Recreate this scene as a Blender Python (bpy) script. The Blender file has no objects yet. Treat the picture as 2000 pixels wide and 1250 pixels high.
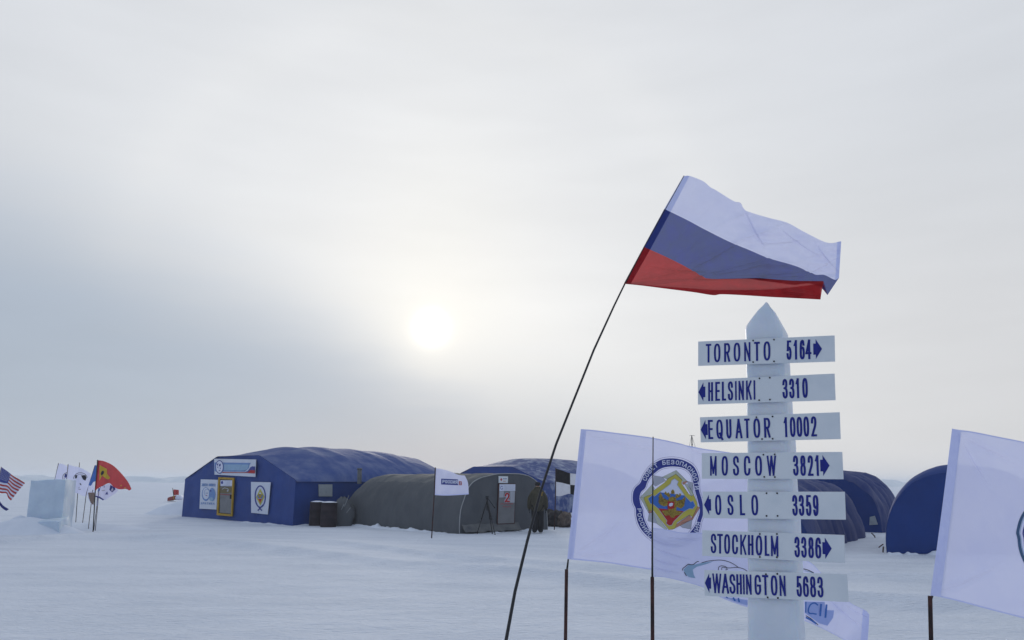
import bpy, bmesh, math, random
import numpy as np
from mathutils import Vector, Matrix, noise, geometry
random.seed(7)
R = math.radians
S = bpy.context.scene
C = S.collection

# ------------------------------------------------------------------ camera
F = 1500.0                       # focal length in photo pixels (2000 wide)
CAMZ = 1.8
PITCH, ROLL = R(11.8), R(0.43)
cd = bpy.data.cameras.new('camera'); cam = bpy.data.objects.new('camera', cd); C.objects.link(cam)
cd.sensor_width = 36.0; cd.lens = 36.0 * F / 2000.0
cd.clip_start = 0.05; cd.clip_end = 12000
CM = Matrix.Rotation(math.pi / 2 + PITCH, 4, 'X') @ Matrix.Rotation(ROLL, 4, 'Z')
cam.matrix_world = Matrix.Translation((0, 0, CAMZ)) @ CM
S.camera = cam
CR = CM.to_3x3()
def ray(px, py):
    return CR @ Vector(((px - 1000) / F, -(py - 625) / F, -1.0))
def at(px, py, Y):
    d = ray(px, py); return Vector((0, 0, CAMZ)) + d * (Y / d.y)
def ground(px, py, z=0.0):
    d = ray(px, py); return Vector((0, 0, CAMZ)) + d * ((z - CAMZ) / d.z)
def hit(px, py, p, n):
    d = ray(px, py); o = Vector((0, 0, CAMZ)); return o + d * ((p - o).dot(n) / d.dot(n))

# ------------------------------------------------------------------ world, sun
sd = ray(842, 640).normalized()
sun_el = math.asin(sd.z); sun_az = math.atan2(sd.x, sd.y)
W = bpy.data.worlds.new('World'); S.world = W; W.use_nodes = True
nt = W.node_tree; nt.nodes.clear()
def N(t, **k):
    n = nt.nodes.new(t)
    for a, b in k.items(): setattr(n, a, b)
    return n
def put(sock, v):
    if isinstance(v, bpy.types.NodeSocket): nt.links.new(v, sock)
    elif v is not None: sock.default_value = v
def m_(op, a, b=None, c=None, clamp=False):
    n = N('ShaderNodeMath', operation=op, use_clamp=clamp)
    for i, v in enumerate((a, b, c)):
        if v is not None: put(n.inputs[i], v)
    return n.outputs[0]
def dot_(a, v):
    n = N('ShaderNodeVectorMath', operation='DOT_PRODUCT'); put(n.inputs[0], a); n.inputs[1].default_value = v
    return n.outputs['Value']
def mixc(f, a, b, mode='MIX'):
    n = N('ShaderNodeMix', data_type='RGBA', blend_type=mode)
    put(n.inputs[0], f)
    for s, v in ((n.inputs[6], a), (n.inputs[7], b)):
        put(s, v if isinstance(v, bpy.types.NodeSocket) else (*v, 1))
    return n.outputs[2]
def sstep(x, a, b):
    n = N('ShaderNodeMapRange', interpolation_type='SMOOTHSTEP'); put(n.inputs[0], x)
    n.inputs[1].default_value = a; n.inputs[2].default_value = b
    n.inputs[3].default_value = 0; n.inputs[4].default_value = 1
    return n.outputs[0]
def gauss(ang, w, p=2.0):
    return m_('EXPONENT', m_('MULTIPLY', m_('POWER', m_('DIVIDE', ang, w), p), -1.0))
tc = N('ShaderNodeTexCoord'); D = tc.outputs['Generated']
sx = N('ShaderNodeSeparateXYZ'); put(sx.inputs[0], D)
elev = m_('MAXIMUM', sx.outputs[2], 0.0)
ang = m_('ARCCOSINE', m_('MINIMUM', dot_(D, tuple(sd)), 0.999999))
mp = N('ShaderNodeMapping'); put(mp.inputs[0], D); mp.inputs['Scale'].default_value = (1.6, 1.6, 5.0)
mp.inputs['Rotation'].default_value = (0, R(-16), 0)
nz = N('ShaderNodeTexNoise'); put(nz.inputs[0], mp.outputs[0]); nz.inputs['Scale'].default_value = 1.3; nz.inputs['Detail'].default_value = 5
nz.inputs['Roughness'].default_value = 0.42
cl = m_('SUBTRACT', nz.outputs[0], 0.5)
mp2 = N('ShaderNodeMapping'); put(mp2.inputs[0], D); mp2.inputs['Scale'].default_value = (2.5, 2.5, 13.0); mp2.inputs['Rotation'].default_value = (0, R(-8), 0)
nz2 = N('ShaderNodeTexNoise'); put(nz2.inputs[0], mp2.outputs[0]); nz2.inputs['Scale'].default_value = 2.2; nz2.inputs['Detail'].default_value = 6
cl2 = m_('SUBTRACT', nz2.outputs[0], 0.5)
# cloud deck colour by height
base = mixc(sstep(elev, 0.0, 0.22), (0.40, 0.452, 0.53), (0.57, 0.60, 0.645))
base = mixc(sstep(elev, 0.2, 0.62), base, (0.63, 0.655, 0.70))
# the thinner, warmer veil to the east (right of the sun)
side = sstep(m_('ADD', sx.outputs[0], m_('MULTIPLY', cl, 0.3)), -0.2, 0.35)
veil = m_('MULTIPLY', side, m_('SUBTRACT', 1.0, sstep(elev, 0.02, 0.5)))
base = mixc(m_('MULTIPLY', veil, 0.75), base, (0.68, 0.665, 0.66))
# cloud bank, lower left: below a slanting edge through the sky
pa, pb = ray(-100, 335).normalized(), ray(1150, 805).normalized()
bn = pa.cross(pb).normalized()
if bn.dot(ray(200, 800)) < 0: bn = -bn
edge = m_('ADD', dot_(D, tuple(bn)), m_('ADD', m_('MULTIPLY', cl, 0.10), m_('MULTIPLY', cl2, 0.05)))
bank = m_('MULTIPLY', sstep(edge, -0.09, 0.12), m_('SUBTRACT', 1.0, m_('MULTIPLY', 0.9, sstep(sx.outputs[0], 0.06, 0.42))))
# glow of the veiled sun
g1 = gauss(ang, R(26)); g2 = gauss(ang, R(7.5)); g3 = gauss(ang, R(2.5)); core = gauss(ang, R(0.95), 2.0)
pil = m_('MULTIPLY', gauss(m_('ABSOLUTE', m_('SUBTRACT', m_('ARCTAN2', sx.outputs[0], sx.outputs[1]), sun_az)), R(7)), gauss(ang, R(13)))
halo = gauss(m_('ABSOLUTE', m_('SUBTRACT', ang, R(21.8))), R(1.8))
halo = m_('MULTIPLY', halo, sstep(elev, 0.1, 0.4))
col = mixc(m_('MULTIPLY', g1, 0.88), base, (0.865, 0.865, 0.86))
col = mixc(m_('MULTIPLY', halo, 0.16), col, (0.84, 0.84, 0.83))
col = mixc(m_('MULTIPLY', bank, 0.93), col, (0.375, 0.435, 0.525))
col = mixc(m_('MULTIPLY', m_('MULTIPLY', g2, m_('SUBTRACT', 1.0, m_('MULTIPLY', bank, 0.95))), 0.5), col, (0.93, 0.915, 0.87))
col = mixc(m_('MULTIPLY', m_('MULTIPLY', pil, m_('SUBTRACT', 1.0, bank)), 0.45), col, (0.93, 0.92, 0.87))
col = mixc(m_('MULTIPLY', g3, 0.6), col, (1.0, 0.97, 0.90))
col = mixc(m_('MULTIPLY', core, 1.0), col, (2.0, 1.9, 1.7))
var = m_('ADD', 1.0, m_('ADD', m_('MULTIPLY', cl, 0.14), m_('MULTIPLY', cl2, 0.10)))
# away from the sun the deck is thicker and bluer
back = sstep(sx.outputs[1], 0.45, -0.5)
col = mixc(back, col, (0.42, 0.485, 0.60))
vm = N('ShaderNodeVectorMath', operation='SCALE'); put(vm.inputs[0], col); put(vm.inputs[3], var)
bg2 = N('ShaderNodeBackground'); put(bg2.inputs[0], vm.outputs[0]); bg2.inputs[1].default_value = 1.0
sky = N('ShaderNodeTexSky', sky_type='NISHITA', sun_disc=False, sun_elevation=sun_el, sun_rotation=sun_az)
sky.dust_density = 0.5; sky.air_density = 1.0
bg1 = N('ShaderNodeBackground'); put(bg1.inputs[0], sky.outputs[0]); bg1.inputs[1].default_value = 0.10
mx = N('ShaderNodeMixShader'); mx.inputs[0].default_value = 0.965
put(mx.inputs[1], bg1.outputs[0]); put(mx.inputs[2], bg2.outputs[0])
wo = N('ShaderNodeOutputWorld'); put(wo.inputs[0], mx.outputs[0])

ld = bpy.data.lights.new('sun', 'SUN'); ld.energy = 0.75; ld.angle = R(10); ld.color = (1.0, 0.93, 0.82)
lo = bpy.data.objects.new('sun', ld); C.objects.link(lo)
lo.rotation_euler = sd.to_track_quat('Z', 'Y').to_euler(); lo.location = (0, 0, 30)
S.view_settings.view_transform = 'Standard'; S.view_settings.look = 'None'
S.view_settings.exposure = 0.11; S.view_settings.gamma = 1.0; S.view_settings.use_curve_mapping = False
S.cycles.max_bounces = 6; S.cycles.volume_bounces = 1; S.cycles.transparent_max_bounces = 12

# ------------------------------------------------------------------ materials
MATS = {}
def mat(name, col, rough=0.8, col2=None, scale=4.0, fac=(0.4, 0.7), bump=0.0, bscale=20.0, spec=0.3, stretch=(1, 1, 1),
        metal=0.0, sss=0.0, trans=0.0, see=0.0, bdist=0.02, coat=0.0, detail=5.0):
    if name in MATS: return MATS[name]
    m = bpy.data.materials.new(name); m.use_nodes = True; MATS[name] = m
    t = m.node_tree; p = t.nodes['Principled BSDF']; out = t.nodes['Material Output']
    p.inputs['Roughness'].default_value = rough; p.inputs['Specular IOR Level'].default_value = spec
    p.inputs['Metallic'].default_value = metal
    tcn = t.nodes.new('ShaderNodeTexCoord'); mpn = t.nodes.new('ShaderNodeMapping'); mpn.inputs['Scale'].default_value = stretch
    t.links.new(tcn.outputs['Object'], mpn.inputs[0])
    c2 = col2 if col2 else tuple(x * 0.86 for x in col)
    n = t.nodes.new('ShaderNodeTexNoise'); n.inputs['Scale'].default_value = scale; n.inputs['Detail'].default_value = detail
    n.inputs['Roughness'].default_value = 0.6
    t.links.new(mpn.outputs[0], n.inputs[0])
    mr = t.nodes.new('ShaderNodeMapRange'); mr.inputs[1].default_value = fac[0]; mr.inputs[2].default_value = fac[1]
    t.links.new(n.outputs[0], mr.inputs[0])
    mi = t.nodes.new('ShaderNodeMix'); mi.data_type = 'RGBA'
    mi.inputs[6].default_value = (*col, 1); mi.inputs[7].default_value = (*c2, 1)
    t.links.new(mr.outputs[0], mi.inputs[0]); t.links.new(mi.outputs[2], p.inputs['Base Color'])
    if sss:
        p.inputs['Subsurface Weight'].default_value = sss; p.inputs['Subsurface Radius'].default_value = (0.3, 0.5, 0.8)
        p.inputs['Subsurface Scale'].default_value = 0.15
    if bump:
        b = t.nodes.new('ShaderNodeBump'); b.inputs['Strength'].default_value = bump; b.inputs['Distance'].default_value = bdist
        nb = t.nodes.new('ShaderNodeTexNoise'); nb.inputs['Scale'].default_value = bscale; nb.inputs['Detail'].default_value = 5
        t.links.new(mpn.outputs[0], nb.inputs[0]); t.links.new(nb.outputs[0], b.inputs['Height'])
        t.links.new(b.outputs[0], p.inputs['Normal'])
    last = p.outputs[0]
    if trans:
        tr = t.nodes.new('ShaderNodeBsdfTranslucent'); t.links.new(mi.outputs[2], tr.inputs[0])
        ms = t.nodes.new('ShaderNodeMixShader'); ms.inputs[0].default_value = trans
        t.links.new(last, ms.inputs[1]); t.links.new(tr.outputs[0], ms.inputs[2]); last = ms.outputs[0]
    if see:
        tp = t.nodes.new('ShaderNodeBsdfTransparent'); ms = t.nodes.new('ShaderNodeMixShader'); ms.inputs[0].default_value = see
        t.links.new(last, ms.inputs[1]); t.links.new(tp.outputs[0], ms.inputs[2]); last = ms.outputs[0]
    t.links.new(last, out.inputs[0])
    return m

M = dict(
    snow=mat('snow_crust', (0.645, 0.70, 0.80), 0.85, (0.56, 0.62, 0.725), 0.6, (0.42, 0.72), 1.0, 13.0, 0.2, (0.5, 1.8, 1), bdist=0.06),
    drift=mat('drift_snow', (0.645, 0.70, 0.80), 0.9, (0.58, 0.64, 0.74), 1.5, bump=0.3, bscale=8, spec=0.2),
    ridge=mat('ridge_ice', (0.68, 0.74, 0.80), 0.9, (0.55, 0.62, 0.70), 0.08, bump=0.3, bscale=0.3),
    ice=mat('clear_ice', (0.68, 0.72, 0.785), 0.5, (0.54, 0.615, 0.71), 3.5, (0.35, 0.8), 0.5, 14, 0.4, sss=0.35, bdist=0.01),
    ice_dull=mat('dull_ice', (0.56, 0.66, 0.76), 0.6, (0.46, 0.56, 0.68), 2.2, (0.35, 0.7), 0.4, 7, 0.3, sss=0.2),
    board=mat('white_painted_sheet', (0.66, 0.70, 0.74), 0.5, (0.60, 0.65, 0.70), 7, bump=0.04, bscale=30, spec=0.4),
    ink=mat('navy_vinyl', (0.010, 0.018, 0.20), 0.6, (0.012, 0.022, 0.24), 30),
    screw=mat('black_screw', (0.01, 0.01, 0.012), 0.5),
    flag=mat('white_nylon', (0.72, 0.745, 0.96), 0.75, (0.67, 0.70, 0.94), 6, (0.35, 0.7), 0.15, 60, 0.15, trans=0.42, see=0.08, bdist=0.003),
    hem=mat('white_nylon_hem', (0.56, 0.61, 0.90), 0.75, (0.52, 0.57, 0.88), 20, bump=0.2, bscale=80, spec=0.15, trans=0.25),
    fblue=mat('blue_nylon', (0.055, 0.085, 0.27), 0.75, (0.05, 0.075, 0.32), 12, bump=0.15, bscale=60, spec=0.15, trans=0.42, see=0.07, bdist=0.003),
    fblueh=mat('blue_nylon_hem', (0.03, 0.045, 0.20), 0.75, (0.028, 0.04, 0.18), 12, spec=0.15, trans=0.2),
    fred=mat('red_nylon', (0.46, 0.028, 0.032), 0.75, (0.54, 0.03, 0.036), 12, bump=0.15, bscale=60, spec=0.15, trans=0.42, see=0.05, bdist=0.003),
    fredh=mat('red_nylon_hem', (0.30, 0.015, 0.02), 0.75, (0.27, 0.012, 0.018), 12, spec=0.15, trans=0.15),
    rod=mat('black_rod', (0.018, 0.018, 0.02), 0.4, spec=0.4),
    rust=mat('rusty_steel', (0.065, 0.026, 0.024), 0.8, (0.018, 0.013, 0.014), 30, (0.4, 0.6), 0.5, 60, stretch=(1, 1, .3), bdist=0.003),
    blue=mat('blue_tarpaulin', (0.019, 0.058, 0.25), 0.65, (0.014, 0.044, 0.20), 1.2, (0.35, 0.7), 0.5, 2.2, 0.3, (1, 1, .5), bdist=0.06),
    blueroof=mat('frost_and_sheen_blue_tarpaulin', (0.028, 0.065, 0.23), 0.68, (0.17, 0.21, 0.34), 1.3, (0.42, 0.95), 0.6, 2.6, 0.2, (1.0, 1.0, 0.35), bdist=0.07, detail=8),  # frost streaks, with the roof's sky sheen also worked into the paler colour
    bluedark=mat('dark_and_shaded_blue_tarpaulin', (0.010, 0.042, 0.20), 0.7, (0.008, 0.033, 0.16), 0.9, (0.35, 0.7), 0.3, 1.6, 0.25, bdist=0.05),  # frame tent sides: same blue fabric, their shade put into a darker colour
    bluetun=mat('worn_blue_tarpaulin', (0.026, 0.045, 0.16), 0.7, (0.12, 0.13, 0.22), 1.4, (0.42, 0.95), 0.6, 2.4, 0.15, (1, 1, .5), bdist=0.06, detail=8),
    frost=mat('frosty_tarpaulin', (0.025, 0.055, 0.20), 0.65, (0.42, 0.47, 0.56), 2.0, (0.46, 0.80), 0.6, 2.6, 0.3, (1, 1, .8), bdist=0.06, detail=8),
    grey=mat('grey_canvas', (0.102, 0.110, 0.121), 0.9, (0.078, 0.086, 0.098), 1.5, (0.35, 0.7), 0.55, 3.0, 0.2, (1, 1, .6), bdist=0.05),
    greytop=mat('pale_grey_canvas', (0.14, 0.145, 0.148), 0.85, (0.085, 0.095, 0.108), 2.0, (0.4, 0.65), 0.5, 3.0, 0.2, bdist=0.05),  # lighter grey for the upper shell, stovepipe and ground flap
    pane=mat('milky_window_film', (0.30, 0.33, 0.35), 0.35, (0.24, 0.27, 0.30), 8),
    poster=mat('printed_vinyl', (0.60, 0.64, 0.74), 0.6, (0.55, 0.60, 0.70), 3, bump=0.1, bscale=6),
    yellow=mat('yellow_paint', (0.42, 0.26, 0.015), 0.6, (0.35, 0.20, 0.012), 5),
    gold=mat('gold_print', (0.36, 0.26, 0.05), 0.7, (0.22, 0.15, 0.03), 90, (0.45, 0.55)),
    yprint=mat('yellow_print', (0.55, 0.50, 0.10), 0.7, trans=0.2),
    pale=mat('pale_print', (0.50, 0.54, 0.46), 0.7),
    salmon=mat('salmon_print', (0.50, 0.25, 0.18), 0.7),
    lgrey=mat('light_grey_print', (0.42, 0.44, 0.50), 0.7),
    nprint=mat('navy_print', (0.045, 0.06, 0.28), 0.7),
    bprint=mat('blue_print', (0.06, 0.17, 0.52), 0.7),
    lbprint=mat('light_blue_print', (0.16, 0.28, 0.55), 0.7),
    tprint=mat('teal_print', (0.28, 0.43, 0.60), 0.7),
    rprint=mat('red_print', (0.42, 0.03, 0.03), 0.7),
    pink=mat('faded_red_print', (0.34, 0.12, 0.14), 0.7),
    kprint=mat('black_print', (0.015, 0.015, 0.03), 0.7),
    wprint=mat('white_print', (0.66, 0.70, 0.85), 0.7),
    brownp=mat('olive_print', (0.16, 0.13, 0.06), 0.7),
    bronze=mat('tan_print', (0.30, 0.22, 0.17), 0.7, (0.20, 0.15, 0.13), 60),
    doorg=mat('grey_door_skin', (0.19, 0.195, 0.205), 0.6, (0.155, 0.16, 0.17), 3),
    dark=mat('dark_gap', (0.012, 0.012, 0.016), 0.8),
    maroon=mat('maroon_frame', (0.07, 0.022, 0.02), 0.7, (0.04, 0.016, 0.016), 15),
    drum=mat('dark_brown_drum', (0.026, 0.017, 0.022), 0.75, (0.014, 0.011, 0.016), 4, bump=0.2, bscale=10),
    black=mat('black_cloth', (0.012, 0.012, 0.014), 0.85, (0.02, 0.02, 0.022), 10, bump=0.3, bscale=20),
    olive=mat('olive_parka', (0.060, 0.054, 0.034), 0.85, (0.042, 0.038, 0.025), 9, (0.35, 0.7), 0.6, 18, bdist=0.02),
    patch=mat('ochre_patch', (0.26, 0.17, 0.03), 0.8),
    skin=mat('skin', (0.50, 0.30, 0.22), 0.6, sss=0.1),
    metal=mat('dark_metal', (0.03, 0.03, 0.033), 0.45, metal=0.3),
    rope=mat('pale_rope', (0.32, 0.33, 0.34), 0.8),
    tan=mat('tan_canvas', (0.15, 0.12, 0.10), 0.9, (0.06, 0.05, 0.05), 8, bump=0.6, bscale=10),
    bundle=mat('dark_bundle', (0.03, 0.028, 0.032), 0.85, (0.10, 0.10, 0.11), 6, (0.5, 0.8), 0.8, 9),
    redplas=mat('red_shell', (0.30, 0.045, 0.04), 0.6, (0.17, 0.03, 0.028), 4),
)

# ------------------------------------------------------------------ object helpers
BASE = {}
def tag(o, label=None, cat=None, group=None, kind=None):
    if label: o['label'] = label
    if cat: o['category'] = cat
    if group: o['group'] = group
    if kind: o['kind'] = kind
    return o
def thing(name, loc, label, cat, group=None):
    o = bpy.data.objects.new(name, None); C.objects.link(o); o.location = loc; o.empty_display_size = 0.2
    BASE[o.name] = Vector(loc); return tag(o, label, cat, group)
def mesh(name, verts, faces, mats, parent=None, fm=None, smooth=True, base=None, label=None):
    b = BASE[parent.name] if parent is not None else Vector(base if base is not None else (0, 0, 0))
    me = bpy.data.meshes.new(name)
    me.from_pydata([tuple(Vector(v) - b) for v in verts], [], [tuple(f) for f in faces])
    if not isinstance(mats, (list, tuple)): mats = [mats]
    for k in mats: me.materials.append(k)
    if fm: me.polygons.foreach_set('material_index', fm)
    if smooth: me.polygons.foreach_set('use_smooth', [True] * len(me.polygons))
    me.update()
    o = bpy.data.objects.new(name, me); C.objects.link(o)
    if parent is not None: o.parent = parent
    else: o.location = b
    BASE[o.name] = b
    if label: o['label'] = label
    return o
class G:
    """collects verts/faces (world coordinates) for one mesh"""
    def __init__(s): s.v = []; s.f = []; s.m = []
    def add(s, vs, fs, m=0):
        k = len(s.v); s.v += [Vector(v) for v in vs]; s.f += [tuple(i + k for i in f) for f in fs]; s.m += [m] * len(fs); return s
    def tube(s, pts, rad, n=8, m=0):
        pts = [Vector(p) for p in pts]
        if not isinstance(rad, (list, tuple)): rad = [rad] * len(pts)
        vs = []; up = None
        for i, p in enumerate(pts):
            t = (pts[min(i + 1, len(pts) - 1)] - pts[max(i - 1, 0)]).normalized()
            if up is None: up = Vector((1, 0, 0)) if abs(t.x) < .8 else Vector((0, 1, 0))
            a = t.cross(up).normalized(); b = t.cross(a).normalized(); up = -b if False else up
            for j in range(n):
                th = 2 * math.pi * j / n; vs.append(p + (a * math.cos(th) + b * math.sin(th)) * rad[i])
        fs = []
        for i in range(len(pts) - 1):
            for j in range(n):
                fs.append((i * n + j, i * n + (j + 1) % n, (i + 1) * n + (j + 1) % n, (i + 1) * n + j))
        fs.append(tuple(range(n - 1, -1, -1))); fs.append(tuple(range((len(pts) - 1) * n, len(pts) * n)))
        return s.add(vs, fs, m)
    def box(s, c, ax, ay, az, m=0):
        c, ax, ay, az = map(Vector, (c, ax, ay, az))
        vs = [c + ax * i + ay * j + az * k for k in (-1, 1) for j in (-1, 1) for i in (-1, 1)]
        return s.add(vs, [(0, 2, 3, 1), (4, 5, 7, 6), (0, 1, 5, 4), (2, 6, 7, 3), (0, 4, 6, 2), (1, 3, 7, 5)], m)
    def slab(s, quad, n, d, m=0):
        q = [Vector(p) for p in quad]; r = [p + Vector(n) * d for p in q]; k = len(q)
        fs = [tuple(range(k)), tuple(range(2 * k - 1, k - 1, -1))] + [(i, k + i, k + (i + 1) % k, (i + 1) % k) for i in range(k)]
        return s.add(q + r, fs, m)
    def grid(s, P, m=0, mf=None):
        a, b = len(P), len(P[0]); k = len(s.v)
        for r in P: s.v += [Vector(p) for p in r]
        for i in range(a - 1):
            for j in range(b - 1):
                s.f.append((k + i * b + j, k + i * b + j + 1, k + (i + 1) * b + j + 1, k + (i + 1) * b + j))
                s.m.append(mf(i, j) if mf else m)
        return s
    def out(s, name, mats, parent=None, smooth=True, base=None, label=None):
        return mesh(name, s.v, s.f, mats, parent, s.m, smooth, base, label)

def catmull(P, n, closed=False):
    """resample a polyline, smooth, n points, equal arc length"""
    P = [Vector(p) for p in P]; L = len(P); Q = []
    segs = L if closed else L - 1
    for i in range(segs):
        if closed: p0, p1, p2, p3 = P[i - 1], P[i], P[(i + 1) % L], P[(i + 2) % L]
        else: p1, p2 = P[i], P[i + 1]; p0 = P[i - 1] if i else p1 * 2 - p2; p3 = P[i + 2] if i + 2 < L else p2 * 2 - p1
        for k in range(10):
            t = k / 10
            Q.append(0.5 * ((2 * p1) + (p2 - p0) * t + (2 * p0 - 5 * p1 + 4 * p2 - p3) * t * t + (3 * p1 - p0 - 3 * p2 + p3) * t ** 3))
    Q.append(P[0] if closed else P[-1])
    return resample(Q, n, closed)
def resample(Q, n, closed=False):
    Q = [Vector(q) for q in Q]
    d = [0]
    for i in range(1, len(Q)): d.append(d[-1] + (Q[i] - Q[i - 1]).length)
    o = []; j = 0
    for k in range(n):
        t = d[-1] * k / (n if closed else (n - 1))
        while j < len(d) - 2 and d[j + 1] < t: j += 1
        w = (t - d[j]) / max(d[j + 1] - d[j], 1e-9); o.append(Q[j].lerp(Q[j + 1], min(max(w, 0), 1)))
    return o

# flat artwork laid on a surface: 2-D shapes in sheet coordinates, mapped by surf(x, y, lift)
class Art:
    def __init__(s, step=0.0006): s.v = []; s.f = []; s.m = []; s.k = 0; s.step = step; s.lift = step
    def layer(s): s.lift += s.step
    def tri(s, vs, fs, m):
        k = len(s.v); s.v += [(v[0], v[1], s.lift) for v in vs]; s.f += [tuple(i + k for i in f) for f in fs]; s.m += [m] * len(fs)
    def poly(s, pts, m, maxe=12.0):
        pts = [Vector((p[0], p[1], 0)) for p in pts]
        fs = geometry.tessellate_polygon([pts])
        bm = bmesh.new(); vs = [bm.verts.new(p) for p in pts]
        for f in fs:
            try: bm.faces.new([vs[i] for i in f])
            except ValueError: pass
        for _ in range(6):
            es = [e for e in bm.edges if e.calc_length() > maxe]
            if not es: break
            bmesh.ops.subdivide_edges(bm, edges=es, cuts=1); bmesh.ops.triangulate(bm, faces=bm.faces)
        bm.verts.index_update()
        s.tri([v.co for v in bm.verts], [[v.index for v in f.verts] for f in bm.faces], m); bm.free()
    def strip(s, A, B, m, closed=False):
        n = len(A); vs = list(A) + list(B)
        s.tri(vs, [(i, (i + 1) % n, n + (i + 1) % n, n + i) for i in range(n if closed else n - 1)], m)
    def line(s, P, w, m, closed=False, bumpz=True):
        """mitred ribbon"""
        P = [Vector((p[0], p[1])) for p in P]; n = len(P); A = []; B = []
        for i in range(n):
            if closed: a, b = P[i - 1], P[(i + 1) % n]
            else: a, b = P[max(i - 1, 0)], P[min(i + 1, n - 1)]
            t1 = (P[i] - a); t2 = (b - P[i])
            t1 = t1.normalized() if t1.length > 1e-9 else t2.normalized()
            t2 = t2.normalized() if t2.length > 1e-9 else t1
            t = (t1 + t2); t = t.normalized() if t.length > 1e-6 else t1
            nn = Vector((-t.y, t.x)); c = max(nn.dot(Vector((-t1.y, t1.x))), 0.5)
            A.append(P[i] + nn * (w / 2 / c)); B.append(P[i] - nn * (w / 2 / c))
        s.strip(A, B, m, closed)
        if bumpz: s.lift += s.step * 0.12
    def build(s, name, mats, parent, surf, label=None):
        return mesh(name, [surf(x, y, z) for x, y, z in s.v], s.f, mats, parent, s.m, False, label=label)
def clip(P, a, b, c):
    """keep a*x+b*y+c >= 0"""
    o = []
    for i in range(len(P)):
        p, q = P[i], P[(i + 1) % len(P)]; dp = a * p[0] + b * p[1] + c; dq = a * q[0] + b * q[1] + c
        if dp >= 0: o.append(p)
        if dp * dq < 0: t = dp / (dp - dq); o.append((p[0] + (q[0] - p[0]) * t, p[1] + (q[1] - p[1]) * t))
    return o

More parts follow.
